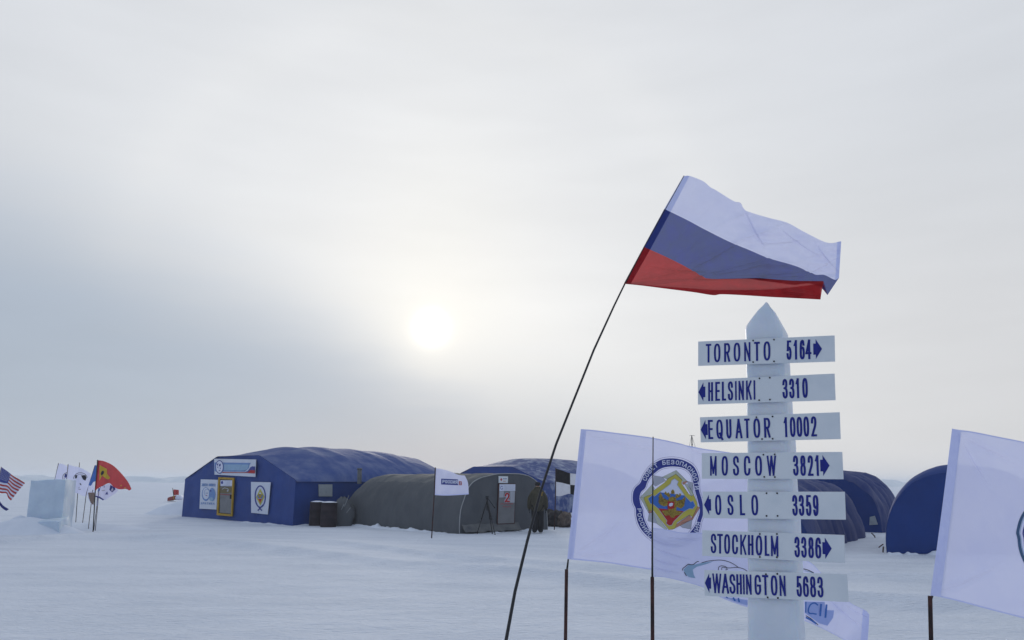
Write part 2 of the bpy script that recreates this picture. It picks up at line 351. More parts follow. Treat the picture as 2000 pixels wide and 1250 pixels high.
# ------------------------------------------------------------------ stroke lettering (upright bold capitals)
def arc(cx, cy, rx, ry, a0, a1, n=12):
    return [(cx + rx * math.cos(R(a0 + (a1 - a0) * i / n)), cy + ry * math.sin(R(a0 + (a1 - a0) * i / n))) for i in range(n + 1)]
def oval(cx=.5, cy=.5, rx=.5, ry=.5, n=28, e=0.78):
    o = []
    for i in range(n):
        t = 2 * math.pi * i / n; c, s_ = math.cos(t), math.sin(t)
        o.append((cx + rx * math.copysign(abs(c) ** e, c), cy + ry * math.copysign(abs(s_) ** e, s_)))
    return ('c', o)
def sm(P, n=22): return ('o', [tuple(p)[:2] for p in catmull([(a, b, 0) for a, b in P], n)])
def ln(*P): return ('o', list(P))
GL = {
 'T': [ln((0, 1), (1, 1)), ln((.5, 1), (.5, 0))], 'I': [ln((.5, 0), (.5, 1))],
 'O': [oval()], '0': [oval()],
 'L': [ln((0, 1), (0, 0), (1, 0))], 'H': [ln((0, 0), (0, 1)), ln((1, 0), (1, 1)), ln((0, .52), (1, .52))],
 'E': [ln((1, 1), (0, 1), (0, 0), (1, 0)), ln((0, .52), (.9, .52))],
 'N': [ln((0, 0), (0, 1)), ln((1, 0), (1, 1)), ln((0, 1), (1, 0))],
 'K': [ln((0, 0), (0, 1)), ln((1, 1), (.05, .42)), ln((.35, .6), (1, 0))],
 'R': [ln((0, 0), (0, 1)), ('o', [(0, 1), (.55, 1)] + arc(.6, .75, .4, .25, 80, -80, 10) + [(.55, .5), (0, .5)]), ln((.5, .5), (1, 0))],
 'P': [ln((0, 0), (0, 1)), ('o', [(0, 1), (.55, 1)] + arc(.6, .73, .4, .27, 80, -80, 10) + [(.55, .46), (0, .46)])],
 'B': [ln((0, 0), (0, 1)), ('o', [(0, 1), (.5, 1)] + arc(.55, .76, .4, .24, 80, -80, 10) + [(.5, .52), (0, .52)]), ('o', [(.5, .52)] + arc(.6, .26, .4, .26, 80, -80, 10) + [(.5, 0), (0, 0)])],
 'S': [sm([(.97, .74), (.88, .93), (.5, 1), (.1, .92), (.02, .75), (.16, .6), (.5, .51), (.86, .41), (1, .25), (.9, .07), (.5, 0), (.08, .07), (0, .27)])],
 'C': [sm([(1, .7), (.9, .92), (.5, 1), (.1, .9), (0, .5), (.1, .1), (.5, 0), (.9, .08), (1, .3)])],
 'G': [sm([(1, .72), (.88, .93), (.5, 1), (.1, .9), (0, .5), (.1, .1), (.5, 0), (.85, .06), (1, .22)]), ln((1, .2), (1, .46), (.55, .46))],
 'Q': [oval(), ln((.55, .25), (1.05, -.08))], 'U': [('o', [(0, 1), (0, .3)] + arc(.5, .3, .5, .3, 190, 350, 12) + [(1, .3), (1, 1)])],
 'A': [ln((0, 0), (.5, 1)), ln((1, 0), (.5, 1)), ln((.18, .32), (.82, .32))],
 'M': [ln((0, 0), (0, 1)), ln((1, 0), (1, 1)), ln((0, 1), (.5, .1)), ln((1, 1), (.5, .1))],
 'W': [ln((0, 1), (.26, 0)), ln((.26, 0), (.5, 1)), ln((.5, 1), (.74, 0)), ln((.74, 0), (1, 1))],
 '1': [ln((.62, 0), (.62, 1)), ln((.62, 1), (.2, .78))],
 '2': [sm([(.03, .72), (.12, .92), (.5, 1), (.88, .92), (.96, .72), (.8, .5), (.35, .22), (.06, .0)]), ln((0, 0), (1, 0))],
 '3': [sm([(.03, .76), (.14, .94), (.5, 1), (.85, .92), (.93, .76), (.8, .58), (.42, .53)]), sm([(.42, .53), (.82, .48), (1, .28), (.88, .07), (.5, 0), (.1, .08), (0, .26)])],
 '4': [ln((.75, 0), (.75, 1)), ln((.75, 1), (0, .3)), ln((0, .28), (1.05, .28))],
 '5': [ln((.92, 1), (.2, 1), (.1, .5)), sm([(.1, .5), (.35, .64), (.7, .62), (.97, .45), (.97, .2), (.78, .03), (.45, 0), (.12, .07), (0, .27)])],
 '6': [oval(.5, .31, .5, .31), sm([(.95, .78), (.8, .96), (.5, 1), (.14, .88), (0, .5), (.01, .33)])],
 '8': [oval(.5, .76, .42, .24), oval(.5, .26, .5, .26)], '9': [oval(.5, .69, .5, .31), sm([(.05, .22), (.2, .04), (.5, 0), (.86, .12), (1, .5), (.99, .67)])],
 'П': [ln((0, 0), (0, 1), (1, 1), (1, 0))], 'И': [ln((0, 0), (0, 1)), ln((1, 0), (1, 1)), ln((0, 0), (1, 1))],
 'Б': [ln((.95, 1), (0, 1), (0, 0)), ('o', [(0, .56), (.5, .56)] + arc(.58, .28, .42, .28, 80, -80, 10) + [(.5, 0), (0, 0)])],
 'Ц': [ln((0, 1), (0, 0), (1.1, 0), (1.1, -.2)), ln((.9, 0), (.9, 1))], 'Ф': [ln((.5, 0), (.5, 1)), oval(.5, .55, .5, .3)],
 'Д': [ln((.15, 0), (.25, 1), (.85, 1), (.85, 0)), ln((0, -.18), (0, 0), (1, 0), (1, -.18))], 'Ь': [ln((0, 1), (0, 0)), ('o', [(0, .54), (.5, .54)] + arc(.58, .27, .42, .27, 80, -80, 10) + [(.5, 0), (0, 0)])],
 'Я': [ln((1, 0), (1, 1)), ('o', [(1, 1), (.45, 1)] + arc(.4, .75, .4, .25, 100, 260, 10) + [(.45, .5), (1, .5)]), ln((.5, .5), (0, 0))],
 'З': [sm([(.03, .76), (.14, .94), (.5, 1), (.85, .92), (.93, .76), (.8, .58), (.42, .53)]), sm([(.42, .53), (.82, .48), (1, .28), (.88, .07), (.5, 0), (.1, .08), (0, .26)])],
}
GL['Й'] = GL['И'] + [ln((.25, 1.22), (.5, 1.13), (.75, 1.22))]
for a_, b_ in zip('СОВЕТАНРКМ', 'COBETAHPKM'): GL[a_] = GL[b_]
def glyph(art, ch, cx, W, H, t, m, fn):
    """letter of outer width W, height H, stroke t, centred at cx on the base line; fn maps local (x, y) to the sheet"""
    for kind, P in GL[ch]:
        if kind == 'o':
            L = [(cx - W / 2 + t / 2 + x * (W - t), t / 2 + y * (H - t)) for x, y in P]
            def ext(p, q):
                d = Vector((p[0] - q[0], p[1] - q[1])); d = d.normalized() * (t / 2) if d.length > 1e-9 else d
                return (p[0] + d.x, p[1] + d.y)
            L[0], L[-1] = (ext(L[0], L[1]), ext(L[-1], L[-2])) if len(L) > 2 else (ext(L[0], L[1]), ext(L[1], L[0]))
            Q = [fn(x, y) for x, y in L]; art.line(Q, t if fn.s is None else t * fn.s, m, False); continue
        Q = [fn(cx - W / 2 + t / 2 + x * (W - t), t / 2 + y * (H - t)) for x, y in P]
        art.line(Q, t if fn.s is None else t * fn.s, m, kind == 'c')
class Fn:
    def __init__(s, f, sc=None): s.f = f; s.s = sc
    def __call__(s, x, y): return s.f(x, y)
def text_line(art, txt, x0, y0, x1, y1, H, t, m, wr=0.8):
    """text along a straight base line (sheet coordinates, y down)"""
    a = Vector((x0, y0)); b = Vector((x1, y1)); L = (b - a).length; d = (b - a) / L; up = Vector((d.y, -d.x))
    n = len(txt); adv = L / n
    for i, ch in enumerate(txt):
        if ch == ' ': continue
        glyph(art, ch, (i + .5) * adv, adv * wr * (0.4 if ch == 'I' else 1), H, t, m, Fn(lambda x, y: tuple(a + d * x + up * y)))
def text_path(art, txt, path, s0, s1, H, t, m, wr=0.8, out=1):
    """text along a polyline; out=+1 puts letter tops to the left-hand outside"""
    P = resample([(p[0], p[1], 0) for p in path], 200); n = len(txt)
    for i, ch in enumerate(txt):
        if ch == ' ': continue
        s_ = s0 + (s1 - s0) * (i + .5) / n; k = min(max(int(s_ * 199), 1), 198)
        c = P[k]; d = (P[min(k + 4, 199)] - P[max(k - 4, 0)]).normalized(); up = Vector((d.y, -d.x, 0)) * out
        L = sum((P[j + 1] - P[j]).length for j in range(199)) * abs(s1 - s0) / n
        glyph(art, ch, 0, L * wr, H, t, m, Fn(lambda x, y: tuple((c + d * x + up * (y - H / 2)))[:2]))

# ------------------------------------------------------------------ setting: snow, pressure ridges
DL = []
for L_ in ([(-300, 1075), (0, 1056), (150, 1047), (300, 1048), (500, 1066), (700, 1092), (1000, 1118), (1400, 1150), (2300, 1200)], [(600, 1050), (700, 1066), (850, 1090), (1000, 1108), (1400, 1122), (2300, 1135)]):
    q_ = [ground(*p) for p in L_]; DL.append(([p.x for p in q_], [p.y for p in q_]))
def snow_h(x, y):
    r = math.hypot(x, y)
    a = noise.fractal((x * .34, y * .80, 3.1), 1.0, 2.0, 5) * 0.022
    b = noise.fractal((x * .06, y * .12, 7.7), 1.0, 2.0, 3) * 0.04
    c = noise.fractal((x * .008, y * .008, 1.7), 1.0, 2.0, 3) * min(max(r - 70, 0) / 250, 1.0) * 0.8
    d = 0
    if r < 45:
        w1 = float(np.interp(x, DL[0][0], DL[0][1])) + .35 * noise.noise((x * .5, 1.5, 0)); e = y - w1; hh = .21 * (.7 + .5 * noise.noise((x * .2, 9.0, 0)))
        d += hh * (math.exp(-e / 2.2) if e > 0 else max(0, 1 + e / .9) ** 1.5)
        w2 = float(np.interp(x, DL[1][0], DL[1][1])) + .25 * noise.noise((x * .6, 5.5, 0)); e = y - w2
        d += .13 * (math.exp(-e / 1.6) if e > 0 else max(0, 1 + e / .7) ** 1.5) * min(1, max(0, (x + 7) / 3))
    f = 0
    if 2 < r < 40: f = .015 * noise.noise((x * 1.5, y * 4.0, 2.0)) * (1 if r < 14 else (40 - r) / 26) + .009 * noise.noise((x * 4, y * 9.0, 5.0)) * (1 if r < 10 else max(0, (20 - r) / 10))
    return a + b + c - 0.02 + (d - .02 if r < 45 else 0) + f
angs = list(np.linspace(-42, 42, 560)) + list(np.linspace(43, 317, 130))
rads = [0.3] + list(np.geomspace(1.2, 90, 480)) + list(np.geomspace(95, 5200, 60))
vs, fs = [], []
na, nr = len(angs), len(rads)
for r in rads:
    for a in angs:
        x, y = r * math.sin(R(a)), r * math.cos(R(a)); vs.append((x, y, snow_h(x, y)))
for i in range(nr - 1):
    for j in range(na):
        k = (j + 1) % na; fs.append((i * na + j, i * na + k, (i + 1) * na + k, (i + 1) * na + j))
fs.append(tuple(range(na - 1, -1, -1)))
tag(mesh('snow_field', vs, fs, M['snow']), kind='structure')

def ridge(y0, x0, x1, h, seed, w):
    g = G(); n = int((x1 - x0) / (w * .22)); rows = []
    for i in range(n):
        x = x0 + (x1 - x0) * i / (n - 1); e = min(i, n - 1 - i) / n * 8; row = []
        for j in range(9):
            t = (j - 4) / 4; hh = (1 - t * t) * h * min(e, 1) * (0.55 + 0.9 * noise.noise((x / w, seed, j * .4)) + 0.5 * noise.noise((x / w * 4, seed + 5, j * .8)))
            row.append((x, y0 + t * w * .5 + 12 * noise.noise((x / 60, seed, 0)), max(hh, -.3) - .25))
        rows.append(row)
    g.grid(rows); return g.out('pressure_ridge', M['ridge'], smooth=False)
for a in ((330, -330, -60, 2.6, 1.3, 13), (430, -150, 150, 2.6, 4.4, 16), (390, 90, 420, 3.0, 8.8, 15), (620, -520, 560, 4.0, 12.1, 24), (235, -215, -120, 1.3, 17.0, 9)):
    tag(ridge(*a), kind='structure')

def mound(name, c, rx, ry, h, rot=0.0, seed=0, kind='structure', n=26, rough=.25):
    g = G(); rows = []
    for i in range(n):
        rr = i / (n - 1); row = []
        for j in range(49):
            th = 2 * math.pi * j / 48; q = 1 + .22 * noise.noise((math.cos(th) * 1.3, math.sin(th) * 1.3, seed))
            x, y = rx * rr * q * math.cos(th), ry * rr * q * math.sin(th)
            z = h * (1 - rr * rr) ** 1.4 + h * rough * noise.noise((x * 1.3, y * 1.3, seed + 9)) * (1 - rr) - .10 * rr
            row.append((c[0] + x * math.cos(rot) - y * math.sin(rot), c[1] + x * math.sin(rot) + y * math.cos(rot), c[2] + z))
        rows.append(row)
    g.grid(rows); return tag(g.out(name, M['drift'], base=c), kind=kind)
c = ground(362, 1006); mound('snow_drift', (c.x - .6, c.y + 2.2, 0), 2.6, 1.6, 0.72, 0.3, 3)
def berm(p0, p1, n, seed, h=.14, w=.30):
    p0, p1 = Vector(p0), Vector(p1); d = (p1 - p0); L = d.length; d.normalize(); q = Vector((d.y, -d.x, 0)); rows = []
    for i in range(n):
        s_ = i / (n - 1) * L; hh = h * (.45 + 1.1 * max(0, noise.noise((s_ * 1.7, seed, 0))) + .8 * max(0, noise.noise((s_ * 6, seed, 4)))) * min(1, 5 * min(i, n - 1 - i) / n)
        rows.append([p0 + d * s_ + q * (w * t) + Vector((0, 0, hh * max(0, 1 - t * t) - .06)) for t in (-1, -.6, -.2, .2, .6, 1)])
    g = G(); g.grid(rows); tag(g.out('snow_bank', M['drift'], smooth=True), kind='structure')

# ------------------------------------------------------------------ tents
Z = Vector((0, 0, 1))
def blue_tent(A, B, depth, eave, top, hump, label, roofm, sidem, seedn, peak=.5):
    """A, B front left/right ground corners; roof a stretched tarpaulin over a flat-topped gable"""
    A, B = Vector((A.x, A.y, 0)), Vector((B.x, B.y, 0)); ax = B - A; w = ax.length; ux = ax / w; uy = Vector((-ux.y, ux.x, 0))
    if uy.y < 0: uy = -uy
    root = thing('frame_tent', (A + B) / 2, label, 'tent', 'blue tarpaulin frame tents')
    def gable(u): return (top - eave) * min(1, min(u, 1 - u) / .31)
    def hgt(u, t):
        b = min(1, t / .30); b = b * b * (3 - 2 * b); e = max(0, (t - .62) / .38); b *= 1 - .75 * e * e
        m = hump * max(0, math.sin(math.pi * u)) ** .62
        rib = 0.018 * math.cos(2 * math.pi * t * 5) * b * math.sin(math.pi * u)
        wr = .05 * noise.noise((u * 3.0 + t * 2, t * 14, seedn)) * b + .025 * noise.noise((u * 5, t * 34, seedn)) * b
        return eave + gable(u) * (1 - b) + m * b + (rib + wr) * min(1, min(u, 1 - u) * 8)
    def P(u, t, z, o=0): return A + ux * (w * u) + uy * (depth * t + o) + Z * z
    g = G(); nu, nt_ = 60, 90
    g.grid([[P(-.008 + 1.016 * i / nu, j / nt_, hgt(i / nu, j / nt_) - (.05 if i in (0, nu) else 0)) for i in range(nu + 1)] for j in range(nt_ + 1)])
    g.out('roof', roofm, root)
    g = G(); cols = 50; rows = []
    for i in range(cols + 1):
        u = i / cols; rows.append([P(u, 0, -.1 + (eave + gable(u) + .1) * k / 14, max(0, .05 + .07 * noise.noise((u * 5 + k * .12, k * .25 - u * 3, seedn)) + .035 * noise.noise((u * 22 + k * .7, k * .5 - u * 10, seedn + 2))) * min(1, u * 12, (1 - u) * 12)) for k in range(15)])
    g.grid(rows); g.out('front_wall', M['blue'], root)
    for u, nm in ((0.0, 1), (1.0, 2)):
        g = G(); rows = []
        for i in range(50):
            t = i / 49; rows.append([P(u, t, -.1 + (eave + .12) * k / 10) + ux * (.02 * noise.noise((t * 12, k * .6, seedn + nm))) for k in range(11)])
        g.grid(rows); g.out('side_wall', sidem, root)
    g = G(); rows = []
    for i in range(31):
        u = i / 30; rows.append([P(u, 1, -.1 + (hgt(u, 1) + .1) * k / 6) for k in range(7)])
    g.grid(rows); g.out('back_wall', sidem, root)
    fn = -uy
    def surf(px, py, lift, q=A + Z): return hit(px, py, q, fn) + fn * (lift + .02)
    return root, surf, A, B, ux, uy, P

TA0, TA1 = ground(355, 1008), ground(572, 1024)
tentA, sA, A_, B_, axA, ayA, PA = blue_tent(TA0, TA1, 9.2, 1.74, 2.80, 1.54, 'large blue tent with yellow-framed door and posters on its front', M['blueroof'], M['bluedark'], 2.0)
def part_quad(name, q, surf, m, parent, d=.02, label=None):
    g = G(); pts = [surf(x, y, 0) for x, y in q]; n = (pts[1] - pts[0]).cross(pts[3] - pts[0]).normalized()
    if n.y > 0: n = -n
    g.slab(pts, n, d); o = g.out(name, m, parent, False, label=label); return o
# banner over the door
bq = [(419.8, 896), (501.5, 897.5), (500, 931.5), (420.5, 927)]
ban = part_quad('banner', bq, sA, M['poster'], tentA, .02, 'wide white banner with a light blue field and red and blue corner')
Z2 = lambda x, y: (415 + x / 21.05, 888 + y / 21.05)
ar = Art(.0035); ar.lift = .028
pp = lambda L: [Z2(*p) for p in L]
ar.poly(pp([(125, 318), (1620, 340), (1560, 420), (1530, 560), (1370, 700), (130, 690)]), 0)
ar.layer(); ar.poly(pp([(520, 400), (1530, 410), (1490, 580), (1360, 650), (520, 640)]), 1)
ar.layer(); ar.poly(pp([(1380, 720), (1480, 680), (1560, 590), (1600, 520), (1680, 480), (1795, 490), (1795, 640), (1600, 635), (1520, 720)]), 2)
ar.poly(pp([(1500, 725), (1600, 635), (1795, 642), (1790, 775), (1380, 750), (450, 745), (450, 715)]), 3)
ar.layer(); ar.line(pp(arc(335, 505, 150, 260, 0, 360, 30)[:-1]), 1.6, 2, True)
ar.poly(pp(arc(335, 505, 142, 245, 0, 360, 24)[:-1]), 4)
ar.layer()
for q in ([(220, 380), (300, 360), (260, 470)], [(320, 400), (390, 370), (380, 480), (320, 480)], [(240, 500), (290, 500), (280, 560)], [(340, 545), (400, 540), (380, 590)], [(290, 650), (380, 625), (350, 670)]): ar.poly(pp(q), 2)
ar.build('printing', [M['lbprint'], M['tprint'], M['nprint'], M['rprint'], M['wprint']], ban, sA)
# left poster
Z3 = lambda x, y: (385 + x / 15.625, 930 + y / 15.625)
pp = lambda L: [Z3(*p) for p in L]
po = part_quad('poster', pp([(135, 95), (655, 110), (610, 1018), (95, 990)]), sA, M['poster'], tentA, .02, 'white poster with a light blue bear emblem')
ar = Art(.0035); ar.lift = .028
ar.poly(pp(arc(295, 550, 122, 210, 0, 360, 30)[:-1]), 0); ar.layer(); ar.poly(pp(arc(300, 530, 100, 175, 0, 360, 30)[:-1]), 1); ar.layer()
ar.line(pp(arc(335, 500, 80, 105, 60, 400, 24)), .7, 0); ar.poly(pp(arc(490, 560, 98, 205, 0, 360, 30)[:-1]), 2); ar.layer()
ar.poly(pp(arc(470, 700, 60, 60, 0, 360, 14)[:-1]), 3); ar.poly(pp(arc(450, 450, 22, 30, 0, 360, 10)[:-1]), 4); ar.poly(pp(arc(310, 518, 10, 14, 0, 360, 8)[:-1]), 4); ar.poly(pp(arc(352, 518, 10, 14, 0, 360, 8)[:-1]), 4); ar.poly(pp(arc(322, 585, 18, 12, 0, 360, 8)[:-1]), 5)
a, b = Z3(180, 305), Z3(600, 310); text_line(ar, 'ARCTIC COUNCIL', *a, *b, 5.2, .8, 6, .78)
a, b = Z3(140, 858), Z3(585, 870); text_line(ar, 'АРКТИКА', *a, *b, 4.2, .8, 6, .7)
ar.build('printing', [M['lbprint'], M['poster'], M['lbprint'], M['tprint'], M['nprint'], M['rprint'], M['lbprint']], po, sA)
# door
df = G()
oq = [Z3(695, 30), Z3(1163, 50), Z3(1105, 1228), Z3(642, 1188)]; iq = [Z3(735, 95), Z3(1118, 105), Z3(1080, 1165), Z3(690, 1125)]
for k in range(4):
    q = [sA(*oq[k], 0), sA(*oq[(k + 1) % 4], 0), sA(*iq[(k + 1) % 4], 0), sA(*iq[k], 0)]; df.slab(q, -ayA, .06)
door = G().slab([sA(*p, 0) for p in iq], -ayA, .012).out('door', M['dark'], tentA, False, label='narrow door in a yellow frame')
df.out('door_frame', M['yellow'], door, False)
q = [Z3(750, 120), Z3(1110, 122), Z3(1068, 1145), Z3(720, 1112)]
G().slab([sA(*p, .014) for p in q], -ayA, .02).out('door_leaf', M['doorg'], door, False)
ar = Art(.0035); ar.lift = .04
ar.poly(pp([(750, 125), (1110, 128), (1105, 300), (748, 295)]), 0); ar.poly(pp([(748, 360), (850, 320), (1100, 340), (1080, 500), (960, 525), (745, 510)]), 1); ar.layer()
ar.poly(pp(arc(800, 195, 35, 48, 0, 360, 16)[:-1]), 2)
for k in range(5): ar.line(pp([(870, 150 + 32 * k), (1080 - 20 * (k % 2), 155 + 32 * k)]), .5, 3)
ar.line(pp([(800, 400), (880, 355), (980, 385), (1000, 430)]), 1.2, 4); ar.poly(pp([(955, 420), (1000, 425), (985, 475), (950, 465)]), 4)
for k in range(9): ar.line(pp([(755 + 36 * k, 548 + 3 * k), (780 + 36 * k, 550 + 3 * k)]), 1.3, 5)
ar.build('printing', [M['wprint'], M['brownp'], M['nprint'], M['lgrey'], M['lgrey'], M['rprint']], door, sA)
g = G(); g.box(sA(*Z3(1078, 630), .05), axA * .05, ayA * .03, Z * .09); g.out('door_handle', M['dark'], door, False)
# right poster with crest
Z4 = lambda x, y: (380 + x / 9.617, 880 + y / 9.617)
pp = lambda L: [Z4(*p) for p in L]
po = part_quad('poster', pp([(1075, 588), (1442, 596), (1388, 1200), (1078, 1168)]), sA, M['poster'], tentA, .02, 'white poster with an oval crest round a golden diamond')
ar = Art(.0035); ar.lift = .028
ar.line(pp(arc(1252, 865, 96, 200, 130, -310, 44)), 2.4, 0); ar.line(pp([(1190, 1020), (1285, 1130)]), 2.2, 0); ar.line(pp([(1310, 1015), (1205, 1130)]), 2.2, 0); ar.layer()
ar.poly(pp([(1252, 715), (1335, 865), (1255, 1030), (1172, 880)]), 1); ar.layer(); ar.poly(pp([(1252, 780), (1300, 860), (1255, 950), (1205, 870)]), 2); ar.layer()
ar.poly(pp([(1195, 840), (1310, 840), (1290, 900), (1215, 900)]), 3); ar.poly(pp([(1220, 905), (1285, 905), (1255, 985)]), 4); ar.layer()
ar.poly(pp([(1215, 830), (1250, 810), (1300, 830), (1275, 890), (1230, 890)]), 5)
ar.build('printing', [M['nprint'], M['yprint'], M['wprint'], M['bprint'], M['rprint'], M['gold']], po, sA)
# side window
sAs = lambda px, py, lift: hit(px, py, B_ + Z, axA) + axA * (lift + .03)
part_quad('window', [(621, 946), (648, 946), (648, 969.5), (621.5, 969.5)], sAs, M['pane'], tentA, .015)
berm(A_ - ayA * .15 + axA * 5.2, B_ - ayA * .15, 60, 2.2, .06, .15); berm(B_ + axA * .12, B_ + axA * .12 + ayA * 3.2, 40, 3.4, .10)

TB1 = ground(1062, 1002.5); TB1.z = 0
TB0 = TB1 - axA * 8.0
tentB, sB, A2, B2, axB, ayB, PB = blue_tent(TB0, TB1, 10.5, 1.74, 2.62, 1.45, 'blue tent behind the grey tent, its roof streaked with frost', M['frost'], M['frost'], 6.0)
# the same kind of hidden shelter continues the row: grey canvas tent in front
GL0, GR0 = ground(897, 1041), ground(1069, 1032)
ux = (GR0 - GL0); gw = ux.length; ux = ux / gw; ux.z = 0; uy = Vector((-ux.y, ux.x, 0)); 
if uy.y < 0: uy = -uy
gL = (ground(658, 1020) - GL0).length
ctr = (GL0 + GR0) / 2; ctr.z = 0
tg = thing('canvas_tent', ctr, 'low grey canvas tunnel tent with a red number 2 on its door', 'tent')
def gP(s_, th, o=0):
    e = max(0, (s_ - .78) / .22); k = math.sqrt(max(1 - e * e, 0)); hh = 2.08 * k; ww = gw / 2 * (1 - .12 * e * e)
    c_, n_ = math.cos(th), math.sin(th)
    x = ww * math.copysign(abs(c_) ** .62, c_); z = hh * max(n_, 0) ** .74
    rib = .008 * math.cos(2 * math.pi * s_ * 7) * (n_ > .02) + .05 * noise.noise((s_ * 6 + th * 1.5, th * 1.2, 15)) + .05 * noise.noise((s_ * 16, th * 2.4, 5)) + .03 * noise.noise((s_ * 50, th * 4, 2))
    return ctr + ux * (x * (1 + rib * .3)) + uy * (gL * s_ + o) + Z * (z * (1 + rib * .5) - .05)
ns, nth = 110, 44
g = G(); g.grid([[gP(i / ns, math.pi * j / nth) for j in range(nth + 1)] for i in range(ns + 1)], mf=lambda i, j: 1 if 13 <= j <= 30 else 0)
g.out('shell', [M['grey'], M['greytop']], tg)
g = G(); ring = [gP(0, math.pi * j / nth) for j in range(nth + 1)]; rows = []
for p in ring:
    rows.append([Vector((ctr.x, ctr.y, 0)).lerp(p, 1) if k == 8 else Vector((ctr.x + (p.x - ctr.x), ctr.y + (p.y - ctr.y), -.05 + (p.z + .05) * k / 8)) - uy * (.03 * noise.noise((p.x * 2, p.z, k * .6))) for k in range(9)])
g.grid(rows); g.out('front_wall', M['grey'], tg)
g = G(); g.tube([p + Vector((0, 0, .0)) - uy * .01 for p in ring], .018, 6); g.out('front_seam', M['rope'], tg)
sG = lambda px, py, lift: hit(px, py, ctr + Z, -uy) - uy * (lift + .03)
Z5 = lambda x, y: (960 + x / 11.364, 920 + y / 11.364)
pp = lambda L: [Z5(*p) for p in L]
door = G().slab([sG(*p, 0) for p in pp([(130, 275), (515, 275), (490, 1165), (102, 1185)])], -uy, .03).out('door', M['maroon'], tg, False, label='door with a dark red frame and a red number 2')
G().slab([sG(*p, .031) for p in pp([(145, 292), (502, 292), (472, 1150), (112, 1165)])], -uy, .008).out('door_leaf', M['doorg'], door, False)
ar = Art(.0035); ar.lift = .044
ar.poly(pp([(150, 292), (500, 292), (497, 443), (145, 443)]), 0); ar.poly(pp([(385, 450), (490, 450), (478, 700), (385, 700)]), 5); ar.poly(pp([(145, 450), (245, 450), (240, 585), (140, 585)]), 4); ar.layer()
ar.line(pp(arc(195, 370, 24, 34, 0, 330, 16)), .9, 1)
for k in range(5): ar.line(pp([(250, 325 + 24 * k), (480 - 30 * (k % 2), 328 + 24 * k)]), .4, 4)
a, b = Z5(252, 690), Z5(378, 690); 
for t_, mm in ((5.2, 0), (3.4, 2)):
    glyph(ar, '2', 5.5, 10.2 + (t_ - 3.4) * .5, 18.5 + (t_ - 3.4) * .5, t_, mm, Fn(lambda x, y: (a[0] + x, a[1] - y + (t_ - 3.4) * .25))); ar.layer()
for k in range(8):
    ar.line(pp([(160 + 36 * k, 735 - (k % 2) * 20), (188 + 36 * k, 735 + (k % 3) * 8 - 12)]), 1.7, 3)
for k in range(5):
    ar.line(pp([(215 + 38 * k, 795 - (k % 2) * 14), (245 + 38 * k, 795 + (k % 3) * 6 - 8)]), 1.7, 3)
ar.build('printing', [M['wprint'], M['nprint'], M['rprint'], M['pink'], M['lgrey'], M['lbprint'] if False else M['lgrey']], door, sG)
sg = G().slab([sG(*p, 0) for p in pp([(140, 112), (342, 118), (338, 265), (140, 262)])], -uy, .03).out('sign', M['board'], tg, False, label='small white sign with a red cross')
ar = Art(.003); ar.lift = .034
ar.line(pp([(168, 190), (212, 190)]), 1.7, 0); ar.line(pp([(190, 158), (190, 222)]), 1.7, 0)
for k in range(4): ar.line(pp([(232 + 22 * k, 165), (248 + 22 * k, 178)]), 1.1, 1); 
for k in range(3): ar.line(pp([(228 + 22 * k, 222), (244 + 22 * k, 228)]), 1.0, 0)
ar.build('printing', [M['rprint'], M['nprint']], sg, sG)
g = G(); p = at(702.5, 930, 31.2); q = at(702.5, 915, 31.2); g.tube([p - Z * .3, q], .085, 10); g.tube([q - Z * .05, q + Z * .01], .10, 10); g.out('stovepipe', M['greytop'], tg)
g = G()
for (a0, a1) in (((681, 968), (661, 1020)), ((684, 992), (664, 1019)), ((672, 985), (655, 1018))):
    g.tube([at(*a0, 30.9), ground(*a1)], .012, 5)
g.out('guy_rope', M['rope'], tg)
c = at(670, 985, 32.3); rows = []
for i in range(17):
    ph = math.pi * i / 16; rows.append([Vector((c.x, c.y, .30)) + Vector((.46 * math.sin(ph) * math.cos(t) * (1 + .3 * noise.noise((i * .35, math.cos(t), math.sin(t)))), .35 * math.sin(ph) * math.sin(t), .76 * math.cos(ph) * (1 + .15 * noise.noise((i * .4, t * 2, 3))))) for t in [2 * math.pi * k / 20 for k in range(21)]])
g = G(); g.grid(rows); g.out('rolled_flap', M['grey'], tg)
p0 = GL0 - uy * .02; berm(GL0 - ux * .12 - uy * .05, GL0 - ux * .12 + uy * gL, 90, 7.1, .11, .18); berm(GL0 - uy * .12, GR0 - uy * .12, 50, 9.1, .08, .16)
g = G(); rows = []
for i in range(30):
    f = i / 29; b_ = GL0.lerp(GR0, .02 + .62 * f); rows.append([b_ - uy * (.02 + .22 * k / 4 + .05 * noise.noise((f * 8, k, 0))) + Z * (.26 * (1 - k / 4) ** 1.3 + .02 + .05 * noise.noise((f * 9, k, 7))) for k in range(5)])
g.grid(rows); g.out('ground_flap', M['greytop'], tg)

